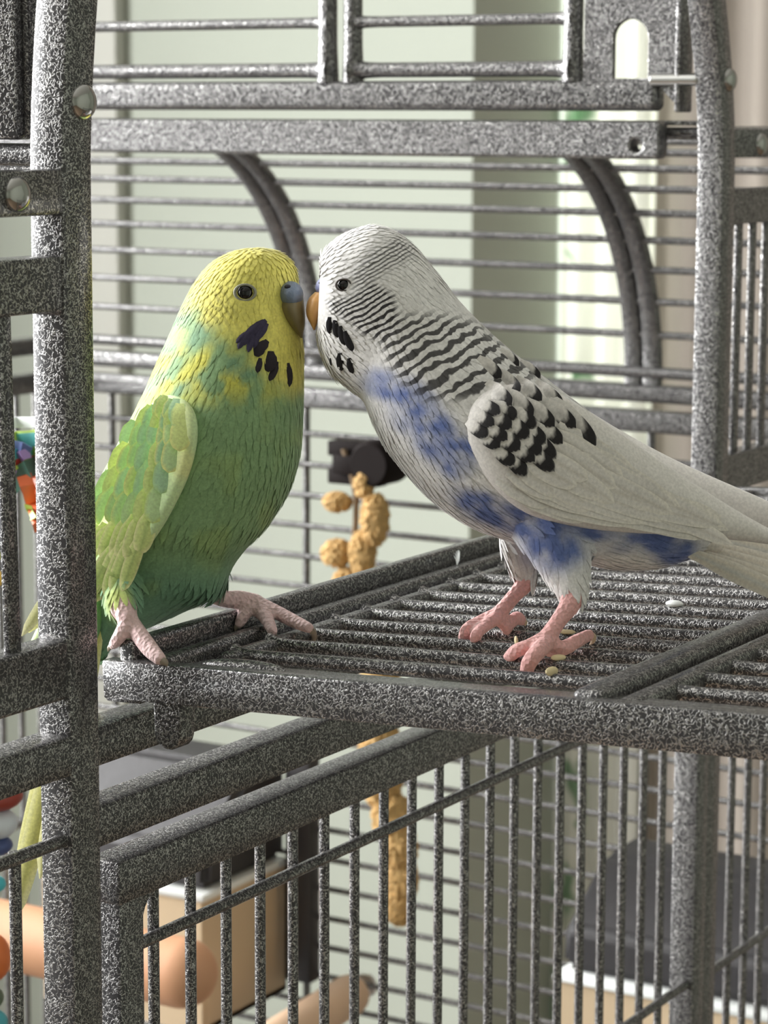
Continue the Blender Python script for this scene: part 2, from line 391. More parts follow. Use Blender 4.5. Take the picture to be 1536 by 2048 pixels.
# lower door below the opening: tube frame, twenty upright bars, two cross rods
bm = bmesh.new()
add_box(bm, (-10, -21.8, -65.3), (0.2, 331.6, -54.2), 1.0); add_box(bm, (-9.8, -21.5, -470), (0.0, -11.6, -56), 1.0); add_box(bm, (-9.8, 321.6, -470), (0.0, 331.4, -56), 1.0); add_box(bm, (-10, -21.8, -480), (0.2, 331.6, -470), 1.0)
ld = from_bm('lower_door', bm, C_, cage)
# rounded gusset in the corner of the frame
for (yy, sgn) in ((-11.8, 1), (321.8, -1)):
    pts = [(yy, -65), (yy+sgn*7, -65)] + [(yy+sgn*(7-7*math.sin(t)), -72+7*math.cos(t)) for t in np.linspace(0.15, math.pi/2, 6)]
    if sgn < 0: pts = pts[::-1]
    plate('corner_gusset', pts, [], -9, -0.4, C_, ld, 0.3, axis='X')
for i in range(20): rod('bar', (-6, 16*i, -475), (-6, 16*i, -62), 1.5, C_, ld)
for z in (-78.2, -188.4, -298.6): rod('cross_rod', (-2.9, -14, z), (-2.9, 325, z), 1.65, C_, ld, 10)

# fold-down door: tube frame, two grilles, swung out level as a landing
T = 0.046
PLM = Matrix.Translation((0, 0, -4.6)) @ Matrix.Rotation(-T, 4, 'Y')
def pw(x, y, z): v = PLM @ Vector((x, y, z)); return (v.x, v.y, v.z)
bm = bmesh.new()
add_box(bm, (-4.4, -22, -9.5), (266, -17.5, 0), 0.7)            # near rail
add_box(bm, (-2, 318, -9.5), (266, 323, 0), 0.7)                # far rail
add_box(bm, (254, -22, -9.5), (266, 323, 0), 0.8)               # outer rail
bmesh.ops.transform(bm, matrix=PLM, verts=bm.verts)
fd = from_bm('fold_down_door', bm, C_, cage)
box('hinge_stile', (-1.2, -19.5, -9.3), (3.6, 320, 4.6), C_, fd, 1.2, 3, PLM)
box('inner_stile', (6.0, -17.6, -7), (11.4, 319, 0.8), C_, fd, 1.6, 3, PLM)
box('stile_web', (3, -18, -8), (18, 319, -4.6), C_, fd, 0.4, 1, PLM)
box('grille_edge', (15.5, -2, -4.2), (20.5, 319, -0.4), C_, fd, 1.4, 3, PLM)
bm = bmesh.new()                             # sheet margin along the near rail, with its pressed boss
add_box(bm, (16, -18.5, -3.4), (256, -10.2, -0.9), 0.8)
bmesh.ops.transform(bm, matrix=PLM, verts=bm.verts)
from_bm('sheet_margin', bm, C_, fd)
V, F = ellipsoid_vf((31, -14.2, -0.8), (12, 2.6, 1.9)); mesh('weld_boss', [pw(*v) for v in V], F, C_, fd)
box('middle_stile', (118.4, -18, -6.5), (126.2, 319, 1.3), C_, fd, 1.8, 3, PLM)
box('middle_stile', (128.2, -18, -6.5), (133.6, 319, -0.3), C_, fd, 1.6, 3, PLM)
box('grille_edge', (247, -18, -4.2), (255, 319, -0.4), C_, fd, 1.2, 3, PLM)
for k in range(21):
    y = 3.2+15.05*k
    rod('bar', pw(17, y, -2.1), pw(120, y, -2.1), 1.75, C_, fd, 10, 0.75, 4)
    rod('bar', pw(131, y+2, -3.0), pw(250, y+2, -3.0), 1.75, C_, fd, 10, 0.75, 4)
# hinge tongue under the near corner
pts = [(10, -13), (18.5, -12.6), (18.2, -20.5)] + [(14.3+3.9*math.cos(t), -21+3.6*math.sin(t)) for t in np.linspace(-0.1, -math.pi+0.2, 8)]
plate('hinge_tongue', pts[::-1], [], -21.2, -15.5, C_, fd, 0.6)
box('hinge_block', (-4.2, -21.6, -10.2), (6.5, -18.2, -0.4), C_, fd, 0.8, 2, PLM)

# raised roof flap beyond the opening
def flap(y0, xr, mirror=False):
    bm = bmesh.new(); add_box(bm, (-490, y0-4, 125.6), (xr-9.2, y0+4, 136.6), 2.6, 4)
    fl = from_bm('roof_flap', bm, C_, cage)
    for z, r in ((140.6, 2.9), (158.4, 2.1), (178, 2.1), (197, 2.1)):
        for (xa, xb) in ((-488, -163), (-153, -60)):
            rod('bar', (xa, y0-(z-125)*0.02, z), (xb, y0-(z-125)*0.02, z), r, C_, fl, 10, 0.9, 6)
    for x in (-164.2, -153.0, -60.2, -485): tube('upright', [(x, y0-0.3, 136), (x, y0-0.4, 150), (x, y0-0.6, 210)], [4.2, 3.6, 3.6], C_, fl, 12)
    hole = [(xr-27.2, 137), (xr-13.8, 137)] + [(xr-20.5+6.7*math.cos(t), 151+6.7*math.sin(t)) for t in np.linspace(0, math.pi, 13)]
    plate('end_plate', [(xr-39, 136), (xr-9, 134), (xr-4, 129), (xr-0.4, 127.5), (xr-0.4, 212), (xr-39, 212)], [hole], y0-2.6, y0-0.2, C_, fl, 0.4)
    box('end_flange', (xr-1.6, y0-6.5, 125.2), (xr+0.6, y0+4.6, 212), C_, fl, 0.7)
    # tongue bent back out of the slot
    bm = bmesh.new(); add_box(bm, (xr-27, y0-0.8, 134.5), (xr-14, y0+7, 136.2), 0.4)
    bmesh.ops.rotate(bm, verts=bm.verts, cent=(xr-20, y0, 135), matrix=Matrix.Rotation(math.radians(-9), 3, 'Y'))
    from_bm('slot_tongue', bm, C_, fl)
    return fl
flap(333.0, -16.0)
# arm of the matching flap at the near post
bm = bmesh.new(); add_box(bm, (-70, -36.8, 117.6), (-15, -30.2, 230), 1.2)
nf = from_bm('roof_flap', bm, C_, cage)
box('arm_plate', (-14.9, -34.5, 117.8), (-13.2, -29.8, 230), C_, nf, 0.5)
for k, (z, r, y) in enumerate(((114.2, 2.6, -33), (110.6, 1.2, -36))): rod('roof_rod', (-490, y, z), (-9, y, z), r, C_, cage, 12)
# roof edge rail beneath the flap, drilled at its end
hole = [(-34+2.2*math.cos(t), 113.4+2.2*math.sin(t)) for t in np.linspace(0, 2*math.pi, 17)[:-1]]
rr_ = plate('roof_rail', rrect(-492, 108.7, -24.8, 121.9, 2.4), [hole], 331.2, 338.8, C_, cage, 1.2)
box('roof_sheet', (-490, 339.2, 120.6), (-4, 343, 122.3), C_, cage, 0.5)
rod('roof_rod', (-26, 341, 118), (-8, 341, 118), 1.9, C_, cage)
# barrel roof falling to the far wall: cross bars on curved ribs
RC, RZ_, RR = 478.0, 2.0, 115.0
roof = box('roof_ridge', (-492, 345, 116.2), (-8, 349, 120), C_, cage, 0.8)
for k in range(8): rod('bar', (-494, 356+16*k, 117), (-8, 356+16*k, 117), 1.6, C_, roof)
for k in range(1, 11):
    t = 0.035+0.143*k; y, z = RC+RR*math.cos(t), RZ_+RR*math.sin(t)
    rod('bar', (-496, y, z), (-8, y, z), 1.75, C_, roof)
for x in (-156.9, -147.1, -346, -336.2, -494, -9):
    pth = [(RC+(RR+0.4)*math.cos(t), RZ_+(RR+0.4)*math.sin(t)) for t in np.linspace(-0.03, math.pi/2, 26)] + [(440, RZ_+RR+0.4), (346, RZ_+RR+0.4)]
    sweep_rect('rib', pth, 9.6, 6.0, C_, roof, xc=x, bev=2.6)
# far wall of the cage
FY = 590.0
fw_ = box('far_wall', (-500, FY-5, -23.6), (-2, FY+5, -13.2), C_, cage, 1.6, 3)
box('rail', (-500, FY-3, -9.6), (-2, FY+7, -1.2), C_, fw_, 2.6, 4)
rod('rail', (-500, FY+1, 4.6), (-2, FY+1, 4.6), 2.8, C_, fw_, 10)
for k in range(29): rod('bar', (-500, FY, -37.2-16*k), (-2, FY, -37.2-16*k), 1.6, C_, fw_)
for x in (-466, -341.5, -147, -60): rod('upright', (x, FY+3.2, -490), (x, FY+3.2, -18), 2.0, C_, fw_)
# rear wall of the cage
rw = box('rear_wall', (-505, -160, -23.6), (-495, FY, -13.2), C_, cage, 1.6, 3)
box('rail', (-505, -160, -3), (-495, FY, 6), C_, rw, 1.6, 3)
for k in range(47): rod('bar', (-500, -150+16*k, -490), (-500, -150+16*k, -18), 1.7, C_, rw)
box('rail', (-505, -160, -260), (-497, FY, -256), C_, rw, 1.0, 2)
# base tray and legs
bm = bmesh.new(); add_box(bm, (-508, -168, -545), (6, 598, -490), 3)
bt = from_bm('base_tray', bm, C_, cage)
for x in (-495, -5):
    for y in (-155, 585): box('leg', (x-10, y-10, RZ0), (x+10, y+10, -540), C_, cage, 1.5)

# ------------------------------------------------------------------ things in the cage
def feeder(x0, x1, zt, hh, label):
    e = empty('feeder', ((x0+x1)/2, FY-40, zt-130), label, 'feeder')
    d0, d1 = FY-78, FY-3
    bm = bmesh.new()                          # hood: slanting front, open below
    prof = [(d1, zt), (d1-34, zt-1), (d0+2, zt-hh+20), (d0, zt-hh), (d1, zt-hh)]
    vs = [[bm.verts.new((x, y, z)) for y, z in prof] for x in (x0, x1)]
    for i in range(5): bm.faces.new((vs[0][i], vs[0][(i+1) % 5], vs[1][(i+1) % 5], vs[1][i]))
    bm.faces.new(vs[0][::-1]); bm.faces.new(vs[1])
    bmesh.ops.bevel(bm, geom=list(bm.edges), offset=4, segments=3, affect='EDGES')
    from_bm('hood', bm, M_black, e)
    box('rim', (x0-2, d0-5, zt-hh-4.5), (x1+2, d1, zt-hh-0.5), M_white, e, 1.5)
    bm = bmesh.new()
    for lo, hi in (((x0, d0-3, zt-130), (x1, d0, zt-hh-4)), ((x0, d1-3, zt-130), (x1, d1, zt-hh-4)), ((x0, d0, zt-130), (x0+3, d1, zt-hh-4)), ((x1-3, d0, zt-130), (x1, d1, zt-hh-4)), ((x0, d0, zt-130), (x1, d1, zt-126))): add_box(bm, lo, hi, 0.6, 1)
    from_bm('tray', bm, M_cream, e)
    box('slide_frame', (x1+6, d1-12, zt-120), (x1+22, d1-1, zt+8), M_black, e, 2)
    return e
feeder(-452, -350, -206, 56, 'black hooded feeder with white rim on the cage wall, beside the wooden perch')
f2 = feeder(-150, -20, -220, 46, 'black hooded feeder with white rim on the cage wall, below the leaf curtain')
# seed lying in the second feeder's tray
V, F = [], []
for k in range(420):
    c = (rng.uniform(-143, -27), rng.uniform(FY-74, FY-10), -292+rng.uniform(-3, 7)); v, f = ellipsoid_vf(c, (2.4, 1.6, 1.6), 6, 4); F += [tuple(i+len(V) for i in q) for q in f]; V += v
sd = mesh('seed_mix', V, F, M_millet); sd['kind'] = 'stuff'; tag(sd, 'tan seed mix heaped in the feeder below the leaf curtain', 'seed')
V, F = [], []
box('seed_bed', (-146.8, FY-77.8, -346), (-23.2, FY-6.2, -293), M_millet, f2, 1)

# wooden perch bolted to the far wall
pe = empty('perch', (-303, FY-3, -326), 'pale round wooden perch bolted to the cage wall', 'perch')
dv = np.array([0.05, -1.0, 0.0]); p0 = np.array([-303, FY-12, -326.0])
tube('dowel', [p0, p0+dv*1.5, p0+dv*4, p0+dv*120, p0+dv*215], [9.0, 10.3, 10.8, 10.8, 10.8], M_wood, pe, 28)
tube('bolt', [p0-dv*16, p0+dv*2], 2.0, M_zinc, pe, 10)
tube('washer', [p0-dv*14, p0-dv*11.5], 6.5, M_zinc, pe, 20)
# stout perch with a rounded end, fixed to the rear wall
tb = empty('perch', (-490, 400, -275), 'stout peach wooden perch with a rounded end fixed to the rear cage wall', 'perch')
tube('dowel', [(-497, 400, -259)]+[(-268-16*(1-math.sin(t)), 400, -259) for t in np.linspace(0, math.pi/2, 8)], [16]+[16*math.cos(t)+0.02 for t in np.linspace(0, math.pi/2, 8)], M_peach, tb, 26)
tube('washer', [(-498, 400, -259), (-494, 400, -259)], 20, M_zinc, tb, 20)

# clothes-peg clip and millet spray on the far wall
cl = empty('millet_clip', (-295, FY-8, -50), 'dark brown wooden clip on the far cage wall holding the millet', 'clip')
for (zc, xa, rot) in ((-40.5, -313, 0.06), (-54.5, -313, 0.1)):
    bm = bmesh.new(); add_box(bm, (xa, FY-22, zc-3.8), (xa+30, FY-13, zc+3.8), 0.8)
    from_bm('jaw', bm, M_clip, cl)
box('block', (-308, FY-26, -52.5), (-290, FY-14, -43), M_clip, cl, 1.0)
tube('knob', [(-286, FY-27, -46.5), (-286, FY-25, -46.5), (-286, FY-4, -46.5)], [10.2, 11.6, 11.6], M_clip, cl, 20)
ms = empty('millet_spray', (-295, FY-20, -300), 'long tan millet spray hanging from the dark clip', 'millet spray')
spine = [(-302+4*math.sin(k*0.9)+k*1.75, FY-24, -40-k*12.6) for k in range(20)]
tube('stalk', spine, [1.5]*10+[1.2]*10, M_stalk, ms, 8)
for k, (zz, dx, L, R) in enumerate([(-57, 5, 9, 5.5), (-67, -13, 6, 8.5), (-74, 9, 18, 8.5), (-92, 4, 16, 8), (-93, -11, 9, 9.5), (-107, 13, 9, 8), (-110, -5, 14, 9), (-118, 4, 16, 11), (-127, 12, 14, 9), (-134, 0, 16, 12), (-150, 3, 18, 12.5), (-168, 0, 20, 12.5), (-187, 2, 20, 12.5), (-206, 1, 20, 12.5), (-224, 2, 18, 12), (-240, 2, 18, 11), (-256, 2, 18, 9.5), (-270, 2, 14, 8.5)]):
    i = min(18, max(0, int((-40-zz)/12.6))); cx = spine[i][0]+dx+2
    v, f = ellipsoid_vf((cx, FY-24, zz), (R*0.8, R*0.8, L*0.72), 20, 14)
    V = []
    for p in v:
        d = np.array(p)-np.array((cx, FY-24, zz)); s = 1+0.13*math.sin(p[0]*1.7+k)*math.sin(p[2]*1.5)*math.sin(p[1]*1.6+1)
        V.append(np.array((cx, FY-24, zz))+d*(s+rng.uniform(-0.05, 0.05)))
    o = mesh('grain_cluster', V, f, M_millet, ms)
    # single grains standing proud of the cluster
    GV, GF = [], []
    for q in range(150):
        t, a = math.acos(rng.uniform(-1, 1)), rng.uniform(0, 2*math.pi)
        c = np.array((cx+R*0.8*math.sin(t)*math.cos(a), FY-24+R*0.8*math.sin(t)*math.sin(a), zz+L*0.72*math.cos(t)))
        vv, ff = ellipsoid_vf(c, (1.35, 1.35, 1.35), 5, 4); GF += [tuple(i+len(GV) for i in x) for x in ff]; GV += vv
    go = mesh('grain', GV, GF, M_millet, o); go['kind'] = 'stuff'

# crinkle toy and bead string behind the left panel
def strip(name, pts, w, mat, parent, dirv=(0.51, -0.86, 0)):
    d = np.array(dirv); V, F = [], []
    P = [np.array(p, float) for p in pts]
    for i, p in enumerate(P):
        t = P[min(i+1, len(P)-1)]-P[max(i-1, 0)]; b = np.cross(t, d); b /= np.linalg.norm(b)
        for s in (-1, 1):
            for q in (-0.5, 0.5): V.append(p+b*w/2*s+d*q)
    for i in range(len(P)-1):
        a, c = i*4, (i+1)*4
        for x, y in ((0, 1), (1, 3), (3, 2), (2, 0)): F.append((a+x, a+y, c+y, c+x))
    F += [(0, 1, 3, 2), tuple(len(V)-4+i for i in (0, 2, 3, 1))]
    return mesh(name, V, F, mat, parent, ang=60)
D_TOY = 800.0
def at(u, v, d): return CAM + d*(FW + RT*(u-768)/FPX - UP*(v-1024)/FPX)
ct = empty('crinkle_toy', at(20, 1080, D_TOY), 'bundle of bright crinkled fabric strips hung inside the cage', 'toy')
cols = [('white', (236, 240, 240)), ('teal', (90, 176, 176)), ('lime', (190, 216, 110)), ('violet', (170, 140, 205)), ('red', (196, 66, 60)), ('orange', (226, 112, 70)), ('navy', (90, 104, 160)), ('green', (84, 130, 120))]
tm = {n: toy_mat(n, c) for n, c in cols}
for (u0, v0, u1, v1, w, n, sag) in [(-40, 875, 110, 850, 3.4, 'white', -6), (-40, 900, 110, 868, 3.0, 'lime', -4), (-40, 882, 60, 905, 3.4, 'navy', -3), (-40, 925, 110, 885, 4.4, 'teal', -8), (-30, 948, 90, 900, 3.2, 'teal', -5), (10, 935, 115, 905, 4.6, 'lime', -4), (-40, 950, 60, 905, 3.2, 'violet', 0), (30, 930, 115, 935, 3.8, 'red', -3), (20, 975, 90, 925, 5.6, 'green', -4), (48, 950, 84, 1062, 4.6, 'orange', 0), (70, 930, 96, 1040, 4.0, 'orange', 0), (56, 1010, 72, 1048, 2.4, 'lime', 0), (-40, 935, 30, 950, 3.2, 'violet', 0)]:
    pts = []
    for k in range(7):
        s = k/6; pts.append(at(u0+(u1-u0)*s, v0+(v1-v0)*s+sag*math.sin(s*math.pi)*3+2*math.sin(k*2.1), D_TOY+6*math.sin(k*1.3+u0)))
    strip('strip', pts, w, tm[n], ct)
tube('cord', [at(104, 880, D_TOY), at(116, 840, D_TOY), at(126, 700, D_TOY), at(138, 260, D_TOY)], 0.6, M_stalk, ct, 6)
bs = empty('bead_string', at(-14, 2080, D_TOY), 'string of mixed coloured wooden beads hanging inside the cage', 'toy')
tube('cord', [at(-14, 2090, D_TOY), at(-14, 1500, D_TOY), at(-12, 1060, D_TOY), at(-12, 700, D_TOY)], 0.7, M_stalk, bs, 6)
for (v, ru, rv, n) in [(1157, 26, 18, (236, 196, 90)), (1112, 18, 12, (190, 200, 110)), (1592, 60, 30, (150, 58, 44)), (1646, 50, 34, (214, 220, 226)), (1690, 40, 22, (70, 84, 130)), (1768, 26, 18, (80, 196, 206)), (1915, 36, 50, (226, 120, 60)), (1995, 22, 22, (100, 112, 90)), (2044, 30, 26, (80, 170, 180))]:
    mt_ = plain('bead_%d_%d_%d' % n, srgb(*n), 0.4)
    o, f = ellipsoid_vf(at(-14, v, D_TOY), (ru/6.3, ru/6.3, rv/6.3), 20, 12); mesh('bead', o, f, mt_, bs)

# ------------------------------------------------------------------ the birds
# Each bird is drawn on a design sheet (u right, v down, 8.2 units to the millimetre) that stands upright through
# its body; w is the distance in mm in front of (-) or behind (+) that sheet.
def lin(c): return np.array(srgb(*c))
def catmull(A, n):
    A = np.array(A, float); m = len(A); out = []
    for j in range(n):
        t = j/(n-1)*(m-1); i = min(int(t), m-2); f = t-i
        p0, p1, p2, p3 = A[max(i-1, 0)], A[i], A[i+1], A[min(i+2, m-1)]
        out.append(0.5*((2*p1)+(-p0+p2)*f+(2*p0-5*p1+4*p2-p3)*f*f+(-p0+3*p1-3*p2+p3)*f**3))
    return np.array(out)
def loft_uvw(sec, n, ring=40, ex=1.0):
    """sections (au, av, bu, bv, half depth, centre w) -> rings of (u, v, w)"""
    S_ = catmull(sec, n); V = np.zeros((n, ring, 3))
    for i, (au, av, bu, bv, h, wc, *tl) in enumerate(S_):
        tl = tl[0] if tl else 0.0             # lean of the section: its two edges lie at different w
        for k in range(ring):
            a = 2*math.pi*k/ring; c, s = math.cos(a), math.sin(a)
            c = math.copysign(abs(c)**ex, c); s = math.copysign(abs(s)**ex, s)
            V[i, k] = ((au+bu)/2+(bu-au)/2*c, (av+bv)/2+(bv-av)/2*c, wc+max(h, 0.05)*s+tl*c)
    return V
def grid_faces(n, ring):
    F = [(i*ring+k, i*ring+(k+1) % ring, (i+1)*ring+(k+1) % ring, (i+1)*ring+k) for i in range(n-1) for k in range(ring)]
    return F+[tuple(range(ring-1, -1, -1)), tuple((n-1)*ring+k for k in range(ring))]
def noise2(u, v, sc, seed=0):
    """smooth value noise, -1..1"""
    x, y = np.asarray(u, float)/sc+seed*17.3, np.asarray(v, float)/sc+seed*9.1
    xi, yi = np.floor(x), np.floor(y); fx, fy = x-xi, y-yi; fx, fy = fx*fx*(3-2*fx), fy*fy*(3-2*fy)
    h = lambda a, b: (np.sin(a*127.1+b*311.7+seed*74.7)*43758.5453) % 1.0
    return 2*((h(xi, yi)*(1-fx)+h(xi+1, yi)*fx)*(1-fy)+(h(xi, yi+1)*(1-fx)+h(xi+1, yi+1)*fx)*fy)-1
def sst(x): x = np.clip(x, 0, 1); return x*x*(3-2*x)
def blob(u, v, cu, cv, ru, rv, ang=0, soft=0.5):
    a = math.radians(ang); du, dv = u-cu, v-cv
    x, y = (du*math.cos(a)+dv*math.sin(a))/ru, (-du*math.sin(a)+dv*math.cos(a))/rv
    return sst((1+soft-np.hypot(x, y))/(2*soft))
def polymask(u, v, poly, soft):
    u, v = np.asarray(u, float), np.asarray(v, float); P = np.array(poly, float); n = len(P)
    inside = np.zeros(u.shape, bool); dmin = np.full(u.shape, 1e9)
    for i in range(n):
        (x0, y0), (x1, y1) = P[i], P[(i+1) % n]
        cross = ((y0 > v) != (y1 > v)) & (u < (x1-x0)*(v-y0)/((y1-y0) if y1 != y0 else 1e-9)+x0)
        inside ^= cross
        t = np.clip(((u-x0)*(x1-x0)+(v-y0)*(y1-y0))/((x1-x0)**2+(y1-y0)**2), 0, 1)
        dmin = np.minimum(dmin, np.hypot(u-x0-t*(x1-x0), v-y0-t*(y1-y0)))
    return sst(0.5+np.where(inside, dmin, -dmin)/(2*soft))
def mixc(A, B, f): return A*(1-f[:, None])+np.asarray(B)[None, :]*f[:, None] if np.ndim(B) == 1 else A*(1-f[:, None])+B*f[:, None]

class Bird:
    def __init__(s, name, label, D0, base, paint):
        s.D0 = D0; s.paint = paint
        s.root = empty(name, base, label, 'budgie')
    def W(s, u, v, w=0.0):                    # design sheet -> mm in the room
        return at(u, v, s.D0+w)
    def D(s, P):                              # mm in the room -> design sheet
        d = np.asarray(P, float)-CAM; z = d@FW
        return 768+FPX*(d@RT)/z, 1024-FPX*(d@UP)/z, z-s.D0
    def body(s, sec, limbs, leg_lines, voxel=0.55):
        n, ring = 90, 48
        G = loft_uvw(sec, n, ring); s.G = G
        bm = bmesh.new()
        def add(V, F):
            vs = [bm.verts.new(tuple(p)) for p in V]
            for f in F:
                try: bm.faces.new([vs[i] for i in f])
                except ValueError: pass
        LW = np.array([[s.W(*p) for p in row] for row in G]); s.LW = LW
        add(LW.reshape(-1, 3), grid_faces(n, ring))
        for pts in limbs:                      # (u, v, w, radius mm)
            C = catmull(pts, 5*len(pts)); V, F = tube_vf([s.W(*c[:3]) for c in C], [max(0.3, c[3]) for c in C], 14); add(V, F)
            for c in (C[0], C[-1]):
                v, f = ellipsoid_vf(s.W(*c[:3]), (c[3]*0.98,)*3, 10, 7); add(v, f)
        bmesh.ops.recalc_face_normals(bm, faces=bm.faces)
        me = bpy.data.meshes.new('tmp'); bm.to_mesh(me); bm.free()
        tmp = bpy.data.objects.new('tmp', me); col.objects.link(tmp)
        r = tmp.modifiers.new('r', 'REMESH'); r.mode = 'VOXEL'; r.voxel_size = voxel; r.use_smooth_shade = True
        sm = tmp.modifiers.new('s', 'SMOOTH'); sm.factor = 0.5; sm.iterations = 5
        me2 = bpy.data.meshes.new_from_object(tmp.evaluated_get(bpy.context.evaluated_depsgraph_get()))
        bpy.data.objects.remove(tmp); bpy.data.meshes.remove(me)
        s.V = np.zeros(len(me2.vertices)*3); me2.vertices.foreach_get('co', s.V); s.V = s.V.reshape(-1, 3)
        s.Nn = np.zeros(len(me2.vertices)*3); me2.vertices.foreach_get('normal', s.Nn); s.Nn = s.Nn.reshape(-1, 3)
        s.bvh = BVHTree.FromPolygons([tuple(p) for p in s.V], [tuple(p.vertices) for p in me2.polygons])
        # bare skin follows the leg lines
        s.leg = np.zeros(len(s.V))
        for pts in leg_lines:
            C = catmull(pts, 12*len(pts)); Wp = np.array([s.W(*c[:3]) for c in C])
            for p, c in zip(Wp, C): s.leg = np.maximum(s.leg, sst((c[3]*1.5-np.linalg.norm(s.V-p, axis=1))/0.8))
        me2.name = 'body'; me2.transform(Matrix.Scale(S, 4)); me2.materials.clear()
        s.attrs(me2, s.V, s.leg)
        me2.polygons.foreach_set('use_smooth', [True]*len(me2.polygons))
        s.body_obj = link('body', me2, M_plum, s.root)
        s.kd = kdtree.KDTree(LW.shape[0]*LW.shape[1])
        for i in range(LW.shape[0]):
            for k in range(LW.shape[1]): s.kd.insert(tuple(LW[i, k]), i*LW.shape[1]+k)
        s.kd.balance()
    def attrs(s, me, P, leg=None, tint=None):
        u, v, w = s.D(P); c, bar, ph, skin = s.paint(np.asarray(u), np.asarray(v), np.asarray(w))
        if tint is not None: c = c*tint[:, None]
        if leg is not None: c = mixc(c, skin, leg); bar = bar*(1-leg)
        n = len(P)
        a = me.attributes.new('Col', 'FLOAT_COLOR', 'POINT'); a.data.foreach_set('color', np.hstack([np.clip(c, 0, 1), np.ones((n, 1))]).ravel())
        for nm, val in (('Bar', bar), ('Phase', ph), ('Leg', leg if leg is not None else np.zeros(n))):
            a = me.attributes.new(nm, 'FLOAT', 'POINT'); a.data.foreach_set('value', np.asarray(val, float))
    def plumage(s, spacing, length, width, skip):
        """small body feathers lying along the body, too many to count: one part"""
        order = rng.permutation(len(s.V)); cell = {}; V, F, T = [], [], []
        nring = s.LW.shape[1]; nst = s.LW.shape[0]
        U, Vv, Wv = s.D(s.V)
        for i in order:
            if s.leg[i] > 0.05: continue
            u, v, w = U[i], Vv[i], Wv[i]
            if skip(u, v, w): continue
            sp = spacing(u, v); p = s.V[i]; k = (int(p[0]//2.0), int(p[1]//2.0), int(p[2]//2.0)); ok = True
            for dx in (-1, 0, 1):
                for dy in (-1, 0, 1):
                    for dz in (-1, 0, 1):
                        for q in cell.get((k[0]+dx, k[1]+dy, k[2]+dz), ()):
                            if (q[0]-p[0])**2+(q[1]-p[1])**2+(q[2]-p[2])**2 < sp*sp: ok = False; break
            if not ok: continue
            cell.setdefault(k, []).append(p)
            j = s.kd.find(tuple(p))[1]; a, b = divmod(j, nring)
            t = s.LW[min(a+2, nst-1), b]-s.LW[max(a-2, 0), b]; n = s.Nn[i]
            if np.linalg.norm(s.LW[a, b]-p) > 2.0: t = np.array((0.25, 0.0, -1.0))      # leg feathers hang
            t = t-n*(t@n); L0 = np.linalg.norm(t)
            if L0 < 1e-6: continue
            t = t/L0+rng.normal(0, 0.10, 3); t = t-n*(t@n); t /= np.linalg.norm(t); bt = np.cross(n, t)
            L, Wd = length(u, v)*rng.uniform(0.85, 1.15), width(u, v)*rng.uniform(0.85, 1.15); tn = rng.uniform(0.92, 1.08)
            o = len(V)
            for (sv, wf, lf) in ((0, 0.35, -0.10), (0.4, 0.95, 0.05), (0.78, 0.75, 0.11), (1.0, 0.15, 0.13)):
                for tt in (-1, 0, 1):
                    V.append(p+t*L*(sv-0.25)+bt*Wd*0.5*wf*tt+n*(lf+0.05*(1-abs(tt)))); T.append(tn)
            for r_ in range(3):
                for c_ in range(2): q = o+r_*3+c_; F.append((q, q+1, q+4, q+3))
        me = bpy.data.meshes.new('plumage'); P = np.array(V)
        me.from_pydata([tuple(x) for x in P*S], [], F); me.update(); s.attrs(me, P, None, np.array(T))
        me.polygons.foreach_set('use_smooth', [True]*len(me.polygons))
        o = link('body_plumage', me, M_plum, s.root); o['kind'] = 'stuff'
        return o
    def hit(s, u, v, side=-1):
        d = np.array(s.W(u, v, 1.0))-np.array(s.W(u, v, 0.0)); d /= np.linalg.norm(d)
        o = s.W(u, v, 70*side); best = None
        for b in s.trees:
            r = b.ray_cast(Vector(o), Vector(d*(-side)), 200)
            if r[0] is not None:
                ww = s.D(np.array(r[0]))[2]
                if best is None or ww*side > best*side: best = ww
        return best
    def feather(s, name, u, v, ang, L, Wd, cf, lift, parent, side=-1, rows=13, cols=7, camber=0.16, wdef=None, tip=0.55, curve=0.0):
        a = math.radians(ang); du, dv = math.cos(a), math.sin(a); V, F, Cc = [], [], []
        last = s.hit(u, v, side); last = wdef if last is None else last
        if last is None: return None
        ws = []
        for r_ in range(rows):
            q = r_/(rows-1); h = s.hit(u+du*L*q, v+dv*L*q, side)
            if h is not None and (h-last)*side > -1.2: last = h
            elif h is not None: last = last-side*0.6
            ws.append(last)
        for r_ in range(rows):
            q = r_/(rows-1); pf = (0.55+0.45*sst(q/0.35)) if q < tip else math.sqrt(max(0.0, 1-((q-tip)/(1-tip))**2.2))
            pf = max(pf, 0.06)
            for c_ in range(cols):
                tt = 2*c_/(cols-1)-1
                cu, cv = u+du*L*q-dv*Wd/2*pf*tt, v+dv*L*q+du*Wd/2*pf*tt
                cu += -dv*curve*L*q*q; cv += du*curve*L*q*q
                V.append(s.W(cu, cv, ws[r_]+side*(lift*(0.35+0.65*q)+camber*(1-tt*tt)*pf)))
                Cc.append(cf(q, tt))
        for r_ in range(rows-1):
            for c_ in range(cols-1): k = r_*cols+c_; F.append((k, k+1, k+cols+1, k+cols))
        me = bpy.data.meshes.new(name); me.from_pydata([tuple(p*S) for p in V], [], F); me.update()
        n = len(V); at_ = me.attributes.new('Col', 'FLOAT_COLOR', 'POINT'); at_.data.foreach_set('color', np.hstack([np.clip(np.array(Cc), 0, 1), np.ones((n, 1))]).ravel())
        me.polygons.foreach_set('use_smooth', [True]*len(me.polygons))
        return link(name, me, M_plum, parent)
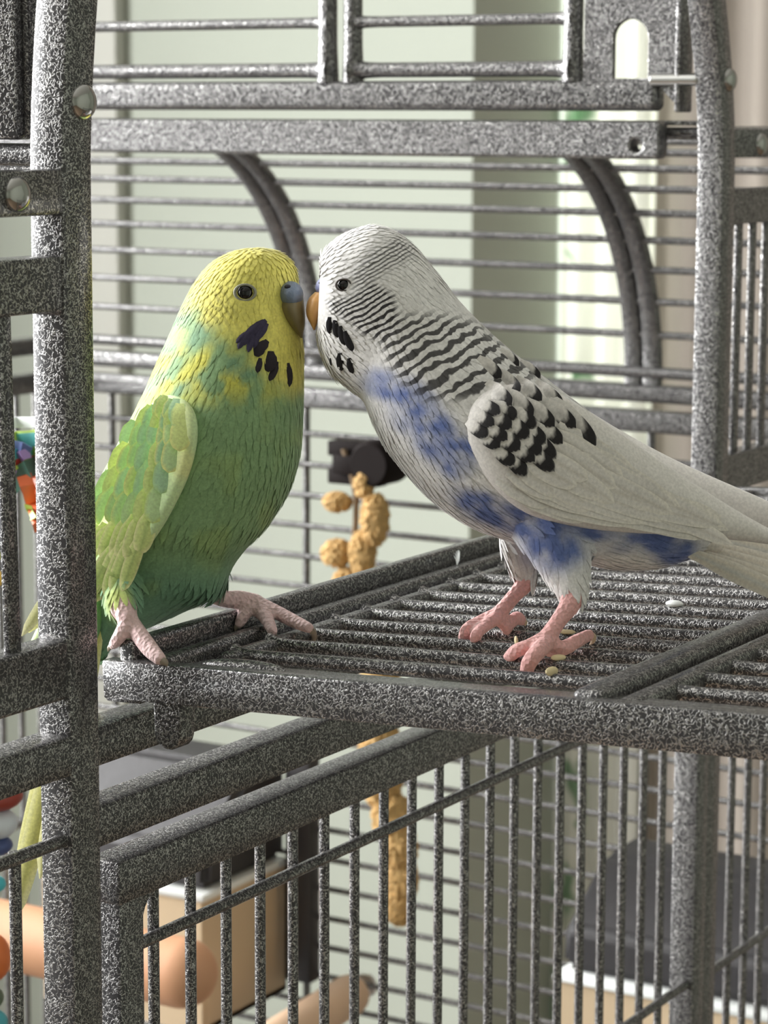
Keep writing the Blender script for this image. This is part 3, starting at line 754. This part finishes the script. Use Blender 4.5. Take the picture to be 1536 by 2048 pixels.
    def wing(s, sec, colour, name='wing', ring=22, n=40):
        G = loft_uvw(sec, n, ring); P = np.array([s.W(*p) for p in G.reshape(-1, 3)]); F = grid_faces(n, ring)
        s.trees.append(BVHTree.FromPolygons([tuple(p) for p in P], F))
        me = bpy.data.meshes.new(name); me.from_pydata([tuple(p*S) for p in P], [], F); me.update()
        u, v, w = s.D(P); c = colour(u, v)
        a = me.attributes.new('Col', 'FLOAT_COLOR', 'POINT'); a.data.foreach_set('color', np.hstack([np.clip(c, 0, 1), np.ones((len(P), 1))]).ravel())
        me.polygons.foreach_set('use_smooth', [True]*len(me.polygons))
        return link(name, me, M_plum, s.root)
    def lump(s, name, u, v, w, ru, rv, rw, mat, parent, ang=0):
        """rounded solid with half sizes in design units (ru, rv) and mm (rw)"""
        V, F = ellipsoid_vf((0, 0, 0), (1, 1, 1), 22, 14); a = math.radians(ang); P = []
        for x, y, z in V:
            x, z = x*ru, z*rv; P.append(s.W(u+x*math.cos(a)-z*math.sin(a), v+x*math.sin(a)+z*math.cos(a), w+y*rw))
        return mesh(name, P, F, mat, parent, ang=80)
    def eye(s, u, v, r, ring_mat, side=-1):
        w = s.hit(u, v, side)
        if w is None: return
        o = s.lump('eye', u, v, w+(-side)*r/8.2*0.42, r, r, r/8.2*0.95, M_eye, s.root)
        V, F = [], []; nn, mm = 28, 8
        for i in range(nn):
            a = 2*math.pi*i/nn
            for k in range(mm):
                b = 2*math.pi*k/mm; rr = r*1.08+r*0.17*math.cos(b); V.append(s.W(u+rr*1.12*math.cos(a), v+rr*0.86*math.sin(a), w+side*(0.22+0.30*math.sin(b))))
        for i in range(nn):
            for k in range(mm): F.append((i*mm+k, ((i+1) % nn)*mm+k, ((i+1) % nn)*mm+(k+1) % mm, i*mm+(k+1) % mm))
        mesh('eye_ring', V, F, ring_mat, o, ang=80)
    def beak(s, sec, mat, n=26):
        G = loft_uvw(sec, n, 20); P = [s.W(*p) for p in G.reshape(-1, 3)]
        return mesh('beak', P, grid_faces(n, 20), mat, s.root, ang=70)
    def claw(s, pts, mat):
        C = catmull(pts, 10); return tube('claw', [s.W(*c[:3]) for c in C], [max(0.06, c[3]) for c in C], mat, s.root, 8)

# ---- green and yellow budgie on the sill
YEL, GRN, TEA = lin((232, 224, 116)), lin((136, 168, 120)), lin((112, 154, 130))
def paint_green(u, v, w):
    c = np.tile(GRN, (len(u), 1))
    c = mixc(c, TEA, sst((v-1080)/110)*0.75)
    nk = polymask(u, v, [(330, 560), (470, 600), (520, 740), (560, 790), (420, 800), (330, 800), (260, 850), (240, 800)], 40)
    m1 = sst(0.5+1.3*noise2(u+0.4*v, v, 26, 1)); m2 = sst(0.1+1.4*noise2(u, v, 30, 2))
    c = mixc(c, lin((222, 214, 84)), nk*m1*0.8); c = mixc(c, TEA, nk*m2*0.55)
    mot = sst(-0.15+1.5*noise2(u+0.2*v, v*0.8, 40, 5))
    c = mixc(c, lin((176, 190, 88)), mot*0.2*sst((v-760)/100))
    y = polymask(u, v, [(372, 560), (410, 500), (500, 470), (620, 480), (640, 770), (590, 792), (548, 765), (512, 716), (462, 670), (400, 640)], 22)
    y = np.clip(y+0.35*y*(1-y)*4*noise2(u, v, 18, 3), 0, 1)
    c = mixc(c, YEL, y)
    c = mixc(c, lin((206, 216, 120)), blob(u, v, 236, 1205, 26, 34, 0)*0.8+0*u)
    n = len(u)
    bar = 0.28*polymask(u, v, [(405, 575), (440, 560), (480, 620), (470, 660), (410, 660), (380, 610)], 20)
    return c, bar, (0.7*u-0.5*v)/13.0, lin((236, 204, 202))
green = Bird('budgie', 'green budgie with yellow head and black throat spots perched on the cage sill', 622.0, at(280, 1300, 604), paint_green)
gsec = [(498, 496, 512, 495, 1, 0), (462, 505, 556, 503, 8, 0), (424, 526, 588, 530, 12, 0), (392, 562, 597, 576, 14.5, 0), (367, 606, 600, 628, 16, 0), (343, 660, 606, 690, 17.5, 0),
        (316, 720, 607, 760, 19.5, 0), (289, 782, 606, 832, 21, 0), (257, 847, 601, 902, 22, 0), (226, 907, 580, 978, 22, 0), (199, 962, 536, 1052, 21, 0), (184, 1022, 494, 1096, 20, 0),
        (176, 1080, 466, 1134, 18, 1), (174, 1132, 440, 1188, 16, 2), (178, 1182, 372, 1222, 12, 2), (184, 1228, 296, 1256, 8, 2), (190, 1275, 232, 1288, 4, 2), (196, 1310, 214, 1312, 1, 2)]
g_near = [(256, 1140, -7, 5.6), (244, 1195, -15.5, 4.4), (251, 1226, -20, 2.9), (258, 1242, -21, 2.4)]
g_toes = [[(256, 1240, -20, 2.3), (276, 1266, -22, 2.2), (300, 1298, -26, 2.1), (320, 1318, -31, 1.6)],
          [(256, 1244, -21, 2.1), (246, 1262, -22, 1.9), (234, 1280, -22, 1.6), (226, 1290, -19, 1.2)]]
g_far = [(420, 1150, 8, 5.0), (430, 1182, 10, 3.4), (446, 1197, 11, 2.2), (478, 1200, 14, 2.5), (512, 1208, 16, 2.6)]
g_ftoes = [[(508, 1206, 16, 2.3), (548, 1222, 13, 1.9), (585, 1241, 9, 1.8), (618, 1256, 4, 1.4)],
           [(512, 1212, 15, 2.2), (532, 1236, 10, 1.8), (545, 1262, 4, 1.4)],
           [(496, 1212, 14, 1.9), (486, 1234, 12, 1.7), (478, 1248, 11, 1.3)]]
skin_lines = [[(250, 1224, -20, 2.7), (258, 1242, -21, 2.4)]]+g_toes+[[(440, 1196, 11, 2.3), (478, 1200, 14, 2.5), (512, 1208, 16, 2.6)]]+g_ftoes
green.body(gsec, [g_near]+g_toes+[g_far]+g_ftoes, skin_lines)
green.trees = [green.bvh]
def g_wingcol(u, v):
    c = np.tile(lin((200, 224, 168)), (len(u), 1))
    return mixc(c, lin((222, 228, 160)), sst(0.4+noise2(u, v, 40, 6)))
gw = [(340, 784, 366, 790, 1, -15, -1), (305, 806, 391, 828, 4.4, -16, -5), (272, 852, 395, 880, 5.4, -16, -7), (240, 910, 380, 945, 5.6, -15.5, -7.5), (214, 965, 353, 1005, 5.2, -15, -7.5), (190, 1020, 322, 1060, 4.8, -14.5, -7), (164, 1080, 285, 1106, 4.2, -13.5, -6), (140, 1138, 246, 1120, 3.4, -12, -5), (112, 1192, 196, 1168, 2.4, -11, -3), (80, 1244, 130, 1236, 1.6, -10, -1.5), (58, 1290, 70, 1292, 0.8, -8, 0)]
wing = green.wing(gw, g_wingcol)
gw2 = [(a, b, c, d, h, -w+2, -t) for a, b, c, d, h, w, t in gw]
wing2 = green.wing(gw2, g_wingcol)
def fc(base, tipc=None, edge=None, shaft=None, band=None):
    def f(q, t):
        c = np.array(base, float)
        if shaft is not None: c = c*(1-0.5*math.exp(-(t/0.18)**2))+np.array(shaft)*0.5*math.exp(-(t/0.18)**2)
        if edge is not None:
            e = float(sst((max(abs(t)**2*0.9, 0)+max(0, q-0.72)*2.6-0.45)/0.45)); c = c*(1-e)+np.array(edge)*e
        if tipc is not None: e = float(sst((q-0.55)/0.35)); c = c*(1-e)+np.array(tipc)*e
        return c
    return f
gcols = [(192, 220, 160), (172, 208, 166), (212, 226, 146), (204, 222, 140), (180, 212, 150), (228, 230, 150)]
def rows_along(b, spec, parent, side, seed):
    r = np.random.default_rng(seed)
    for (u0, v0, u1, v1, n, a0, a1, L, Wd, lift, cf) in spec:
        for k in range(n):
            q = (k+0.5)/n; j = r.normal(0, 2.5, 2)
            b.feather('feather', u0+(u1-u0)*q+j[0], v0+(v1-v0)*q+j[1], a0+(a1-a0)*q+r.normal(0, 3), L*r.uniform(0.92, 1.08), Wd*r.uniform(0.92, 1.08), cf(r, q), lift, parent, side)
def g_cov(r, q):
    b = lin(gcols[r.integers(0, 5)]); return fc(b, None, lin(gcols[r.integers(2, 6)]))
def g_fl(r, q):
    return fc(lin(gcols[r.integers(2, 4)]), None, lin((236, 236, 176)), lin((150, 180, 110)))
gspec = [(220, 1095, 286, 1062, 7, 124, 108, 130, 34, 0.15, g_fl), (196, 1055, 306, 1020, 8, 122, 106, 96, 40, 0.3, g_fl), (208, 985, 330, 968, 7, 118, 104, 84, 46, 0.45, g_cov), (226, 935, 346, 915, 7, 116, 102, 78, 46, 0.6, g_cov),
         (246, 888, 362, 872, 7, 114, 98, 70, 44, 0.75, g_cov), (268, 848, 370, 838, 7, 114, 94, 62, 40, 0.9, g_cov), (296, 812, 368, 812, 6, 116, 92, 56, 34, 1.0, g_cov), (322, 792, 358, 796, 4, 118, 92, 48, 30, 1.1, g_cov)]
rows_along(green, gspec, wing, -1, 21); rows_along(green, [g for i, g in enumerate(gspec) if i % 2 == 0], wing2, 1, 22)
# long folded primaries and the tail, seen past the post
for k, (u, v, a, L) in enumerate([(190, 1090, 127, 220), (178, 1080, 125, 235), (200, 1100, 130, 190)]):
    green.feather('primary', u, v, a, L, 30, fc(lin((222, 222, 160)), None, lin((240, 238, 190)), lin((176, 180, 120))), 0.4, wing, -1, 12, 5, 0.4, -14)
tail = green.lump('tail', 180, 1240, -2, 26, 90, 4, M_plum, green.root, 14)
for k, (u, v, a, L, Wd, w0) in enumerate([(182, 1200, 103.5, 665, 46, 2), (170, 1200, 103.2, 600, 42, 4), (196, 1210, 102.0, 560, 42, 0), (188, 1200, 104.5, 480, 40, 6), (204, 1220, 101.5, 430, 38, -2)]):
    ft = fc(lin((226, 224, 140)), None, lin((242, 240, 180)), lin((168, 170, 96)))
    tr = green.trees; green.trees = []
    green.feather('tail_feather', u, v, a, L, Wd, ft, 0.2, tail, -1, 16, 5, 0.7, w0, 0.72)
    green.trees = tr
a_ = tail.data.attributes.new('Col', 'FLOAT_COLOR', 'POINT'); a_.data.foreach_set('color', list((*lin((128, 178, 116)), 1.0))*len(tail.data.vertices))
GWP = [(345, 800), (385, 835), (385, 885), (340, 1005), (280, 1090), (240, 1108), (196, 1160), (58, 1292), (190, 1020), (244, 910), (276, 852)]
def in_poly(u, v, P):
    c = False
    for i in range(len(P)):
        (x0, y0), (x1, y1) = P[i], P[i-1]
        if (y0 > v) != (y1 > v) and u < (x1-x0)*(v-y0)/(y1-y0)+x0: c = not c
    return c
green.plumage(lambda u, v: 1.15 if v < 680 else 1.5, lambda u, v: 3.2 if v < 640 else 5.6, lambda u, v: 1.2 if v < 640 else 1.7,
              lambda u, v, w: (w < -4 and v > 830 and in_poly(u, v, GWP)) or (w < 0 and (math.hypot((u-490)/27, (v-585)/22) < 1)) or (u > 553 and 556 < v < 664))
green.eye(490, 585, 17, M_ring_g); green.eye(508, 585, 17, M_ring_g, 1)
gb = green.beak([(560, 594, 604, 586, 6.0, -6), (557, 614, 608, 606, 6.6, -7), (566, 634, 610, 628, 5.6, -7.4), (580, 653, 610, 648, 4.0, -7.4), (594, 667, 607, 665, 1.8, -7), (601, 676, 605, 676, 0.3, -6.5)], M_beak_g)
gc = green.lump('cere', 582, 590, -8.0, 25, 28, 6.6, M_cere_g, green.root, -8)
nw = -14.3
green.lump('nostril', 576, 574, nw+1.9, 7.5, 5.2, 1.3, M_nostril, gc, 10)
DARK, VIO = lin((44, 38, 44)), lin((58, 53, 76))
for (u, v, a, L, Wd, c) in [(538, 702, 92, 42, 34, DARK), (514, 684, 84, 30, 30, DARK), (534, 680, 130, 30, 22, DARK), (552, 722, 108, 42, 20, DARK), (574, 726, 84, 48, 18, DARK), (520, 716, 100, 30, 14, DARK),
                            (532, 640, 140, 50, 18, VIO), (534, 646, 122, 40, 16, VIO), (518, 646, 132, 56, 18, VIO), (518, 656, 104, 42, 14, VIO), (506, 660, 128, 40, 18, VIO), (506, 666, 104, 40, 14, VIO), (492, 668, 118, 34, 14, VIO), (498, 664, 140, 34, 14, VIO)]:
    green.feather('throat_spot', u, v, a, L, Wd, fc(c), 0.5, green.root, -1, 8, 5, 0.35, None, 0.4)
for (u, v, a, L, Wd) in [(556, 728, 84, 30, 18), (590, 726, 88, 34, 14)]: green.feather('throat_spot', u, v, a, L, Wd, fc(DARK), 0.5, green.root, 1, 8, 5, 0.35, None, 0.4)
for p in ([(619, 1257, 4, 1.0), (628, 1268, 7, 0.8), (627, 1284, 12, 0.4), (622, 1288, 13, 0.1)], [(545, 1262, 4, 0.9), (550, 1270, 5, 0.6), (552, 1276, 7, 0.1)],
          [(321, 1319, -31, 1.1), (331, 1326, -32, 0.8), (334, 1333, -32, 0.1)], [(226, 1290, -19, 0.9), (219, 1296, -18, 0.6), (216, 1303, -17, 0.1)], [(478, 1249, 11, 0.9), (472, 1256, 11, 0.6), (470, 1264, 11, 0.1)]): green.claw(p, M_claw_g)

# ---- white and blue budgie on the folded-down door
WHT, BLU, BLK = lin((236, 234, 232)), lin((100, 117, 170)), lin((42, 40, 42))
def bphase(u, v):
    d = 0.5*u+0.86*v; p = 7.6+np.clip(d-860, 0, 330)*(15.0/190)
    return np.where(d < 860, (d-860)/7.6, (190/15.0)*np.log(p/7.6))
def paint_blue(u, v, w):
    c = np.tile(WHT, (len(u), 1))
    b = np.zeros(len(u))
    for (cu, cv, ru, rv, a, k) in [(772, 772, 46, 30, 20, .75), (836, 806, 62, 34, 40, .95), (870, 870, 44, 62, -30, .85), (920, 915, 36, 42, 30, .95), (806, 840, 40, 26, 40, .5), (980, 1020, 80, 30, 24, .85), (1070, 1050, 80, 34, 14, .95),
                                    (1105, 1090, 66, 50, 10, .9), (1170, 1060, 80, 22, 8, .8), (1320, 1082, 72, 30, 10, .9), (1350, 1112, 44, 20, 0, .8), (1240, 1090, 60, 18, 0, .35)]:
        b = np.maximum(b, k*blob(u, v, cu, cv, ru, rv, a, 0.55))
    b = np.clip(b*(1+0.5*noise2(u+v, v-u, 34, 4))*1.05, 0, 1)
    c = mixc(c, BLU, b)
    cheek = polymask(u, v, [(652, 602), (700, 592), (742, 560), (790, 590), (800, 650), (770, 690), (728, 672), (690, 640), (662, 626)], 9)
    ear = polymask(u, v, [(705, 545), (730, 512), (790, 476), (832, 492), (820, 520), (770, 545), (735, 580), (705, 580)], 12)*0.8
    neck = polymask(u, v, [(745, 640), (800, 628), (880, 628), (950, 642), (1010, 690), (1080, 745), (1030, 800), (930, 800), (850, 800), (800, 765), (770, 720)], 16)
    bar = np.maximum(np.maximum(cheek*0.98, ear), neck*0.92)
    return c, bar, bphase(u, v), lin((242, 186, 182))
blue = Bird('budgie', 'white and blue budgie with grey barred neck standing on the folded-down cage door', 611.0, at(1060, 1320, 597), paint_blue)
bsec = [(650, 545, 640, 640, 2.0, 0), (642, 512, 634, 668, 8.5, 0), (664, 484, 640, 705, 11.5, 0), (700, 462, 660, 745, 13.5, 0), (750, 450, 694, 776, 15, 0), (806, 472, 724, 800, 16, 0), (862, 530, 740, 835, 17, 0), (922, 606, 766, 888, 18.5, 0), (995, 678, 808, 944, 20.5, 0),
        (1075, 744, 866, 1004, 22, 0), (1150, 802, 942, 1054, 22, 0), (1222, 856, 1035, 1088, 21, 0), (1290, 908, 1130, 1118, 18.5, 0), (1342, 960, 1222, 1138, 15, 0), (1385, 1008, 1308, 1138, 11, 0), (1412, 1050, 1378, 1118, 6, 0), (1430, 1080, 1418, 1098, 2, 0)]
b_near = [(1105, 1030, -8, 11.5), (1118, 1080, -10.5, 9.0), (1130, 1125, -13, 6.6), (1142, 1172, -16, 4.2), (1142, 1204, -18, 2.7), (1118, 1240, -21, 2.0), (1094, 1276, -23, 2.2)]
b_ntoes = [[(1096, 1276, -23, 2.2), (1060, 1292, -26, 1.8), (1032, 1302, -26, 1.7), (1014, 1320, -20, 1.4)],
           [(1096, 1282, -23, 2.2), (1074, 1305, -31, 2.0), (1058, 1326, -31, 1.9), (1052, 1350, -24, 1.5)],
           [(1094, 1282, -23, 2.1), (1122, 1297, -22, 1.9), (1154, 1282, -17, 1.7), (1178, 1270, -11, 1.5)],
           [(1092, 1284, -20, 1.9), (1098, 1300, -14, 1.6), (1102, 1306, -10, 1.2)]]
b_far = [(1040, 1075, 9, 5.4), (1046, 1130, 11, 4.0), (1050, 1164, 11, 2.6), (1028, 1192, 10.5, 1.9), (994, 1232, 9.7, 2.0)]
b_ftoes = [[(996, 1230, 10, 2.1), (960, 1244, 9, 1.7), (932, 1262, 3.5, 1.6), (926, 1300, 7, 1.3)],
           [(994, 1234, 9, 2.0), (968, 1254, 5, 1.5), (950, 1274, -1, 1.4), (960, 1298, 7, 1.2)],
           [(994, 1236, 10, 1.9), (1016, 1246, 11, 1.6), (1034, 1236, 13, 1.8), (1044, 1242, 14, 1.3)],
           [(998, 1236, 10, 1.7), (1012, 1256, 10, 1.4), (1020, 1272, 15, 1.1)]]
b_skin = [[(1139, 1206, -18.5, 2.5), (1118, 1240, -21, 2.1), (1094, 1276, -23, 2.2)]]+b_ntoes+[[(1046, 1170, 11, 2.4), (1028, 1192, 10.5, 2.0), (994, 1232, 9.7, 2.0)]]+b_ftoes
blue.body(bsec, [b_near]+b_ntoes+[b_far]+b_ftoes, b_skin)
blue.trees = [blue.bvh]
bwing = [(918, 846, 926, 872, 1, -17), (946, 800, 938, 906, 4.2, -18.5), (1000, 772, 984, 972, 5.4, -19.5), (1072, 772, 1052, 1026, 5.8, -19.5), (1150, 806, 1144, 1052, 5.6, -18.5), (1240, 866, 1240, 1064, 5.0, -16.5), (1335, 932, 1345, 1070, 4.2, -14), (1430, 994, 1445, 1078, 3.2, -11.5), (1536, 1056, 1545, 1090, 2.2, -9), (1640, 1104, 1642, 1112, 1, -7)]
WNG = lin((228, 224, 219))
wcol = lambda u, v: np.tile(WNG, (len(u), 1))
bw = blue.wing(bwing, wcol)
bw2 = blue.wing([(a, b, c, d, h, -w) for a, b, c, d, h, w in bwing[:5]]+[(1240, 860, 1240, 1050, 5, 16), (1335, 912, 1345, 1050, 4.2, 12), (1430, 956, 1445, 1056, 3.2, 8), (1536, 1002, 1545, 1066, 2.4, 5), (1640, 1052, 1642, 1080, 1, 3)], lambda u, v: np.tile(lin((234, 230, 226)), (len(u), 1)))
def scallop(dark, p0=0.60, p1=0.94, mid=0.0):
    def mk(r, q):
        sh = r.uniform(-0.05, 0.05)
        def f(s_, t):
            a = s_+sh+0.16*t*t; e = float(sst((a-p0)/0.07)*sst((p1+0.12-a)/0.06)); e = max(e, mid*math.exp(-(t/0.45)**2)*float(sst((s_-0.2)/0.3)))
            return np.array(WNG)*(1-e)+np.array(BLK)*e*1.0
        return f
    return mk
def b_plain(r, q):
    g_ = r.uniform(0.94, 1.02); return fc(WNG*g_, None, lin((236, 231, 222)), lin((198, 190, 178)))
bspec = [ # flight feathers first, coverts over them
    (1090, 1005, 1180, 930, 8, 9, 24, 330, 40, 0.15, b_plain), (1050, 1005, 1150, 880, 8, 13, 30, 240, 44, 0.3, b_plain),
    (1010, 985, 1120, 840, 9, 22, 36, 170, 46, 0.45, b_plain), (985, 960, 1080, 900, 5, 26, 34, 110, 40, 0.6, b_plain),
    (1040, 890, 1070, 830, 3, 44, 42, 84, 32, 0.7, scallop(BLK)), (1000, 905, 1040, 830, 4, 46, 38, 74, 33, 0.8, scallop(BLK)),
    (975, 890, 1020, 805, 4, 44, 32, 66, 33, 0.9, scallop(BLK)), (950, 870, 990, 795, 4, 42, 28, 60, 31, 1.0, scallop(BLK, 0.55)), (928, 850, 962, 792, 3, 38, 22, 54, 29, 1.1, scallop(BLK, 0.5))]
rows_along(blue, bspec, bw, -1, 31); rows_along(blue, bspec[:4], bw2, 1, 32)
# scapulars down the back, dark centred with black tips
for (u, v, a, L, Wd) in [(1100, 796, 46, 132, 42), (1090, 800, 42, 84, 32), (1120, 776, 38, 74, 22), (1070, 764, 40, 72, 28), (1050, 800, 42, 80, 34), (1030, 756, 40, 70, 30), (1010, 780, 42, 76, 34), (990, 740, 40, 66, 30), (972, 765, 42, 70, 34), (955, 716, 40, 62, 30), (1085, 752, 38, 62, 20), (1040, 722, 40, 54, 22), (1000, 700, 40, 50, 22)][::-1]:
    r_ = np.random.default_rng(int(u)); blue.feather('feather', u, v, a, L, Wd, scallop(BLK, 0.66, 0.97, 0.35)(r_, 0), 1.2, bw, -1)
# tail: long tapered feathers stepping past each other
btail = blue.lump('tail', 1400, 1086, 0, 46, 20, 3.2, M_plum, blue.root, 14)
a_ = btail.data.attributes.new('Col', 'FLOAT_COLOR', 'POINT'); a_.data.foreach_set('color', list((*lin((222, 214, 204)), 1.0))*len(btail.data.vertices))
for (u, v, a, L, Wd, w0) in [(1380, 1090, 19, 560, 48, 1), (1370, 1100, 21, 430, 46, -2), (1370, 1080, 17, 480, 46, 3), (1380, 1105, 24, 300, 40, -4), (1390, 1066, 15, 380, 40, 5)]:
    tr = blue.trees; blue.trees = []
    blue.feather('tail_feather', u, v, a, L, Wd, fc(lin((226, 218, 204)), None, lin((238, 232, 222)), lin((206, 212, 214))), 0.3, btail, -1, 14, 5, 0.6, w0, 0.7)
    blue.trees = tr
blue.plumage(lambda u, v: 1.1 if (u < 800 and v < 700) else 1.5, lambda u, v: 2.8 if (u < 800 and v < 700) else 5.4, lambda u, v: 1.1 if (u < 800 and v < 700) else 1.6,
             lambda u, v, w: math.hypot((u-687)/19, (v-570)/15) < 1 or (u < 650 and 556 < v < 650))
blue.eye(687, 570, 12.5, M_ring_b); blue.eye(680, 570, 12.5, M_ring_b, 1)
blue.beak([(630, 584, 652, 586, 3.6, 0), (617, 598, 652, 604, 4.4, 0), (612, 618, 646, 622, 3.9, 0), (614, 634, 638, 638, 2.9, 0), (621, 648, 633, 650, 1.7, 0), (627, 660, 630, 660, 0.4, 0)], M_beak_b)
bc = blue.lump('cere', 642, 572, 0, 11, 16, 4.6, M_cere_b, blue.root, 14)
blue.lump('nostril', 640, 566, -3.9, 3, 2.6, 0.9, M_nostril, bc)
for (u, v, a, L, Wd) in [(660, 634, 92, 34, 15), (670, 640, 82, 36, 16), (680, 652, 76, 40, 17), (690, 662, 72, 40, 16), (697, 676, 74, 28, 14), (681, 706, 86, 36, 20), (699, 716, 78, 32, 17), (661, 716, 86, 16, 5)]:
    blue.feather('throat_spot', u, v, a, L, Wd, fc(lin((36, 34, 38))), 0.5, blue.root, -1, 8, 5, 0.3, None, 0.45)
for (u, v, a, L, Wd) in [(664, 706, 86, 36, 20), (650, 640, 82, 36, 16)]: blue.feather('throat_spot', u, v, a, L, Wd, fc(lin((36, 34, 38))), 0.5, blue.root, 1, 8, 5, 0.3, None, 0.45)
for p in ([(1014, 1320, -20, 1.1), (1007, 1326, -18, 0.9), (1005, 1336, -16, 0.1)], [(1052, 1350, -24, 1.1), (1060, 1358, -22, 0.9), (1078, 1354, -18, 0.1)], [(1178, 1270, -11, 1.1), (1186, 1274, -9.5, 0.9), (1185, 1284, -8, 0.5), (1179, 1289, -7, 0.1)],
          [(926, 1300, 7, 0.9), (929, 1310, 8, 0.7), (938, 1318, 9, 0.1)], [(960, 1298, 7, 0.8), (968, 1305, 8, 0.6), (976, 1303, 9, 0.1)], [(1044, 1242, 14, 0.9), (1050, 1245, 14, 0.7), (1050, 1252, 14, 0.1)]): blue.claw(p, M_claw)

# ------------------------------------------------------------------ crumbs on the folded-down door
def husk(p, r, rot, label, cat='seed husk', group=None, mat=None):
    R_ = np.array(Matrix.Rotation(rot, 3, 'Z') @ Matrix.Rotation(rot*0.7, 3, 'X')); V, F = ellipsoid_vf(p, r, 10, 7, R_)
    return tag(mesh('seed_husk', V, F, mat or M_husk), label, cat, group)
for k, (x, y, rr, lb) in enumerate([(84, 48.3, (2.2, 1.0, 0.5), 'pale seed husk lying on a door bar just behind the white budgie\'s foot'), (97, 18.3, (2.0, 0.9, 0.5), 'thin pale seed husk under the white budgie\'s hind toe'),
                                   (103, 3.3, (2.6, 1.1, 0.6), 'largest pale seed husk, on the door bar next to the sheet edge'), (78, 33.3, (2.2, 1.2, 0.5), 'pale seed husk lying between the two feet of the white budgie')]):
    husk(pw(x, y, 0.1), rr, 0.6*k+0.3, lb)
husk(pw(92, 93.5, 0.1), (2.4, 1.4, 0.9), 0.2, 'white crumb lying on a door bar under the white budgie\'s tail', 'crumb', None, M_white)
# small shed down feather caught on the hinge rail
V, F = [], []
for k in range(9):
    a = -0.9+k*0.22; p0 = np.array(pw(8.5, 128, 1.0)); p1 = p0+np.array((1.2*math.sin(a), 0.8*math.cos(a*2), 4.2*math.cos(a)))
    v, f = tube_vf([p0, (p0+p1)/2+np.array((0.2, 0.1, 0)), p1], [0.16, 0.13, 0.05], 5); F += [tuple(i+len(V) for i in q) for q in f]; V += list(v)
tag(mesh('down_feather', V, F, M_white), 'tiny white down feather stuck on the hinge side of the door', 'feather')
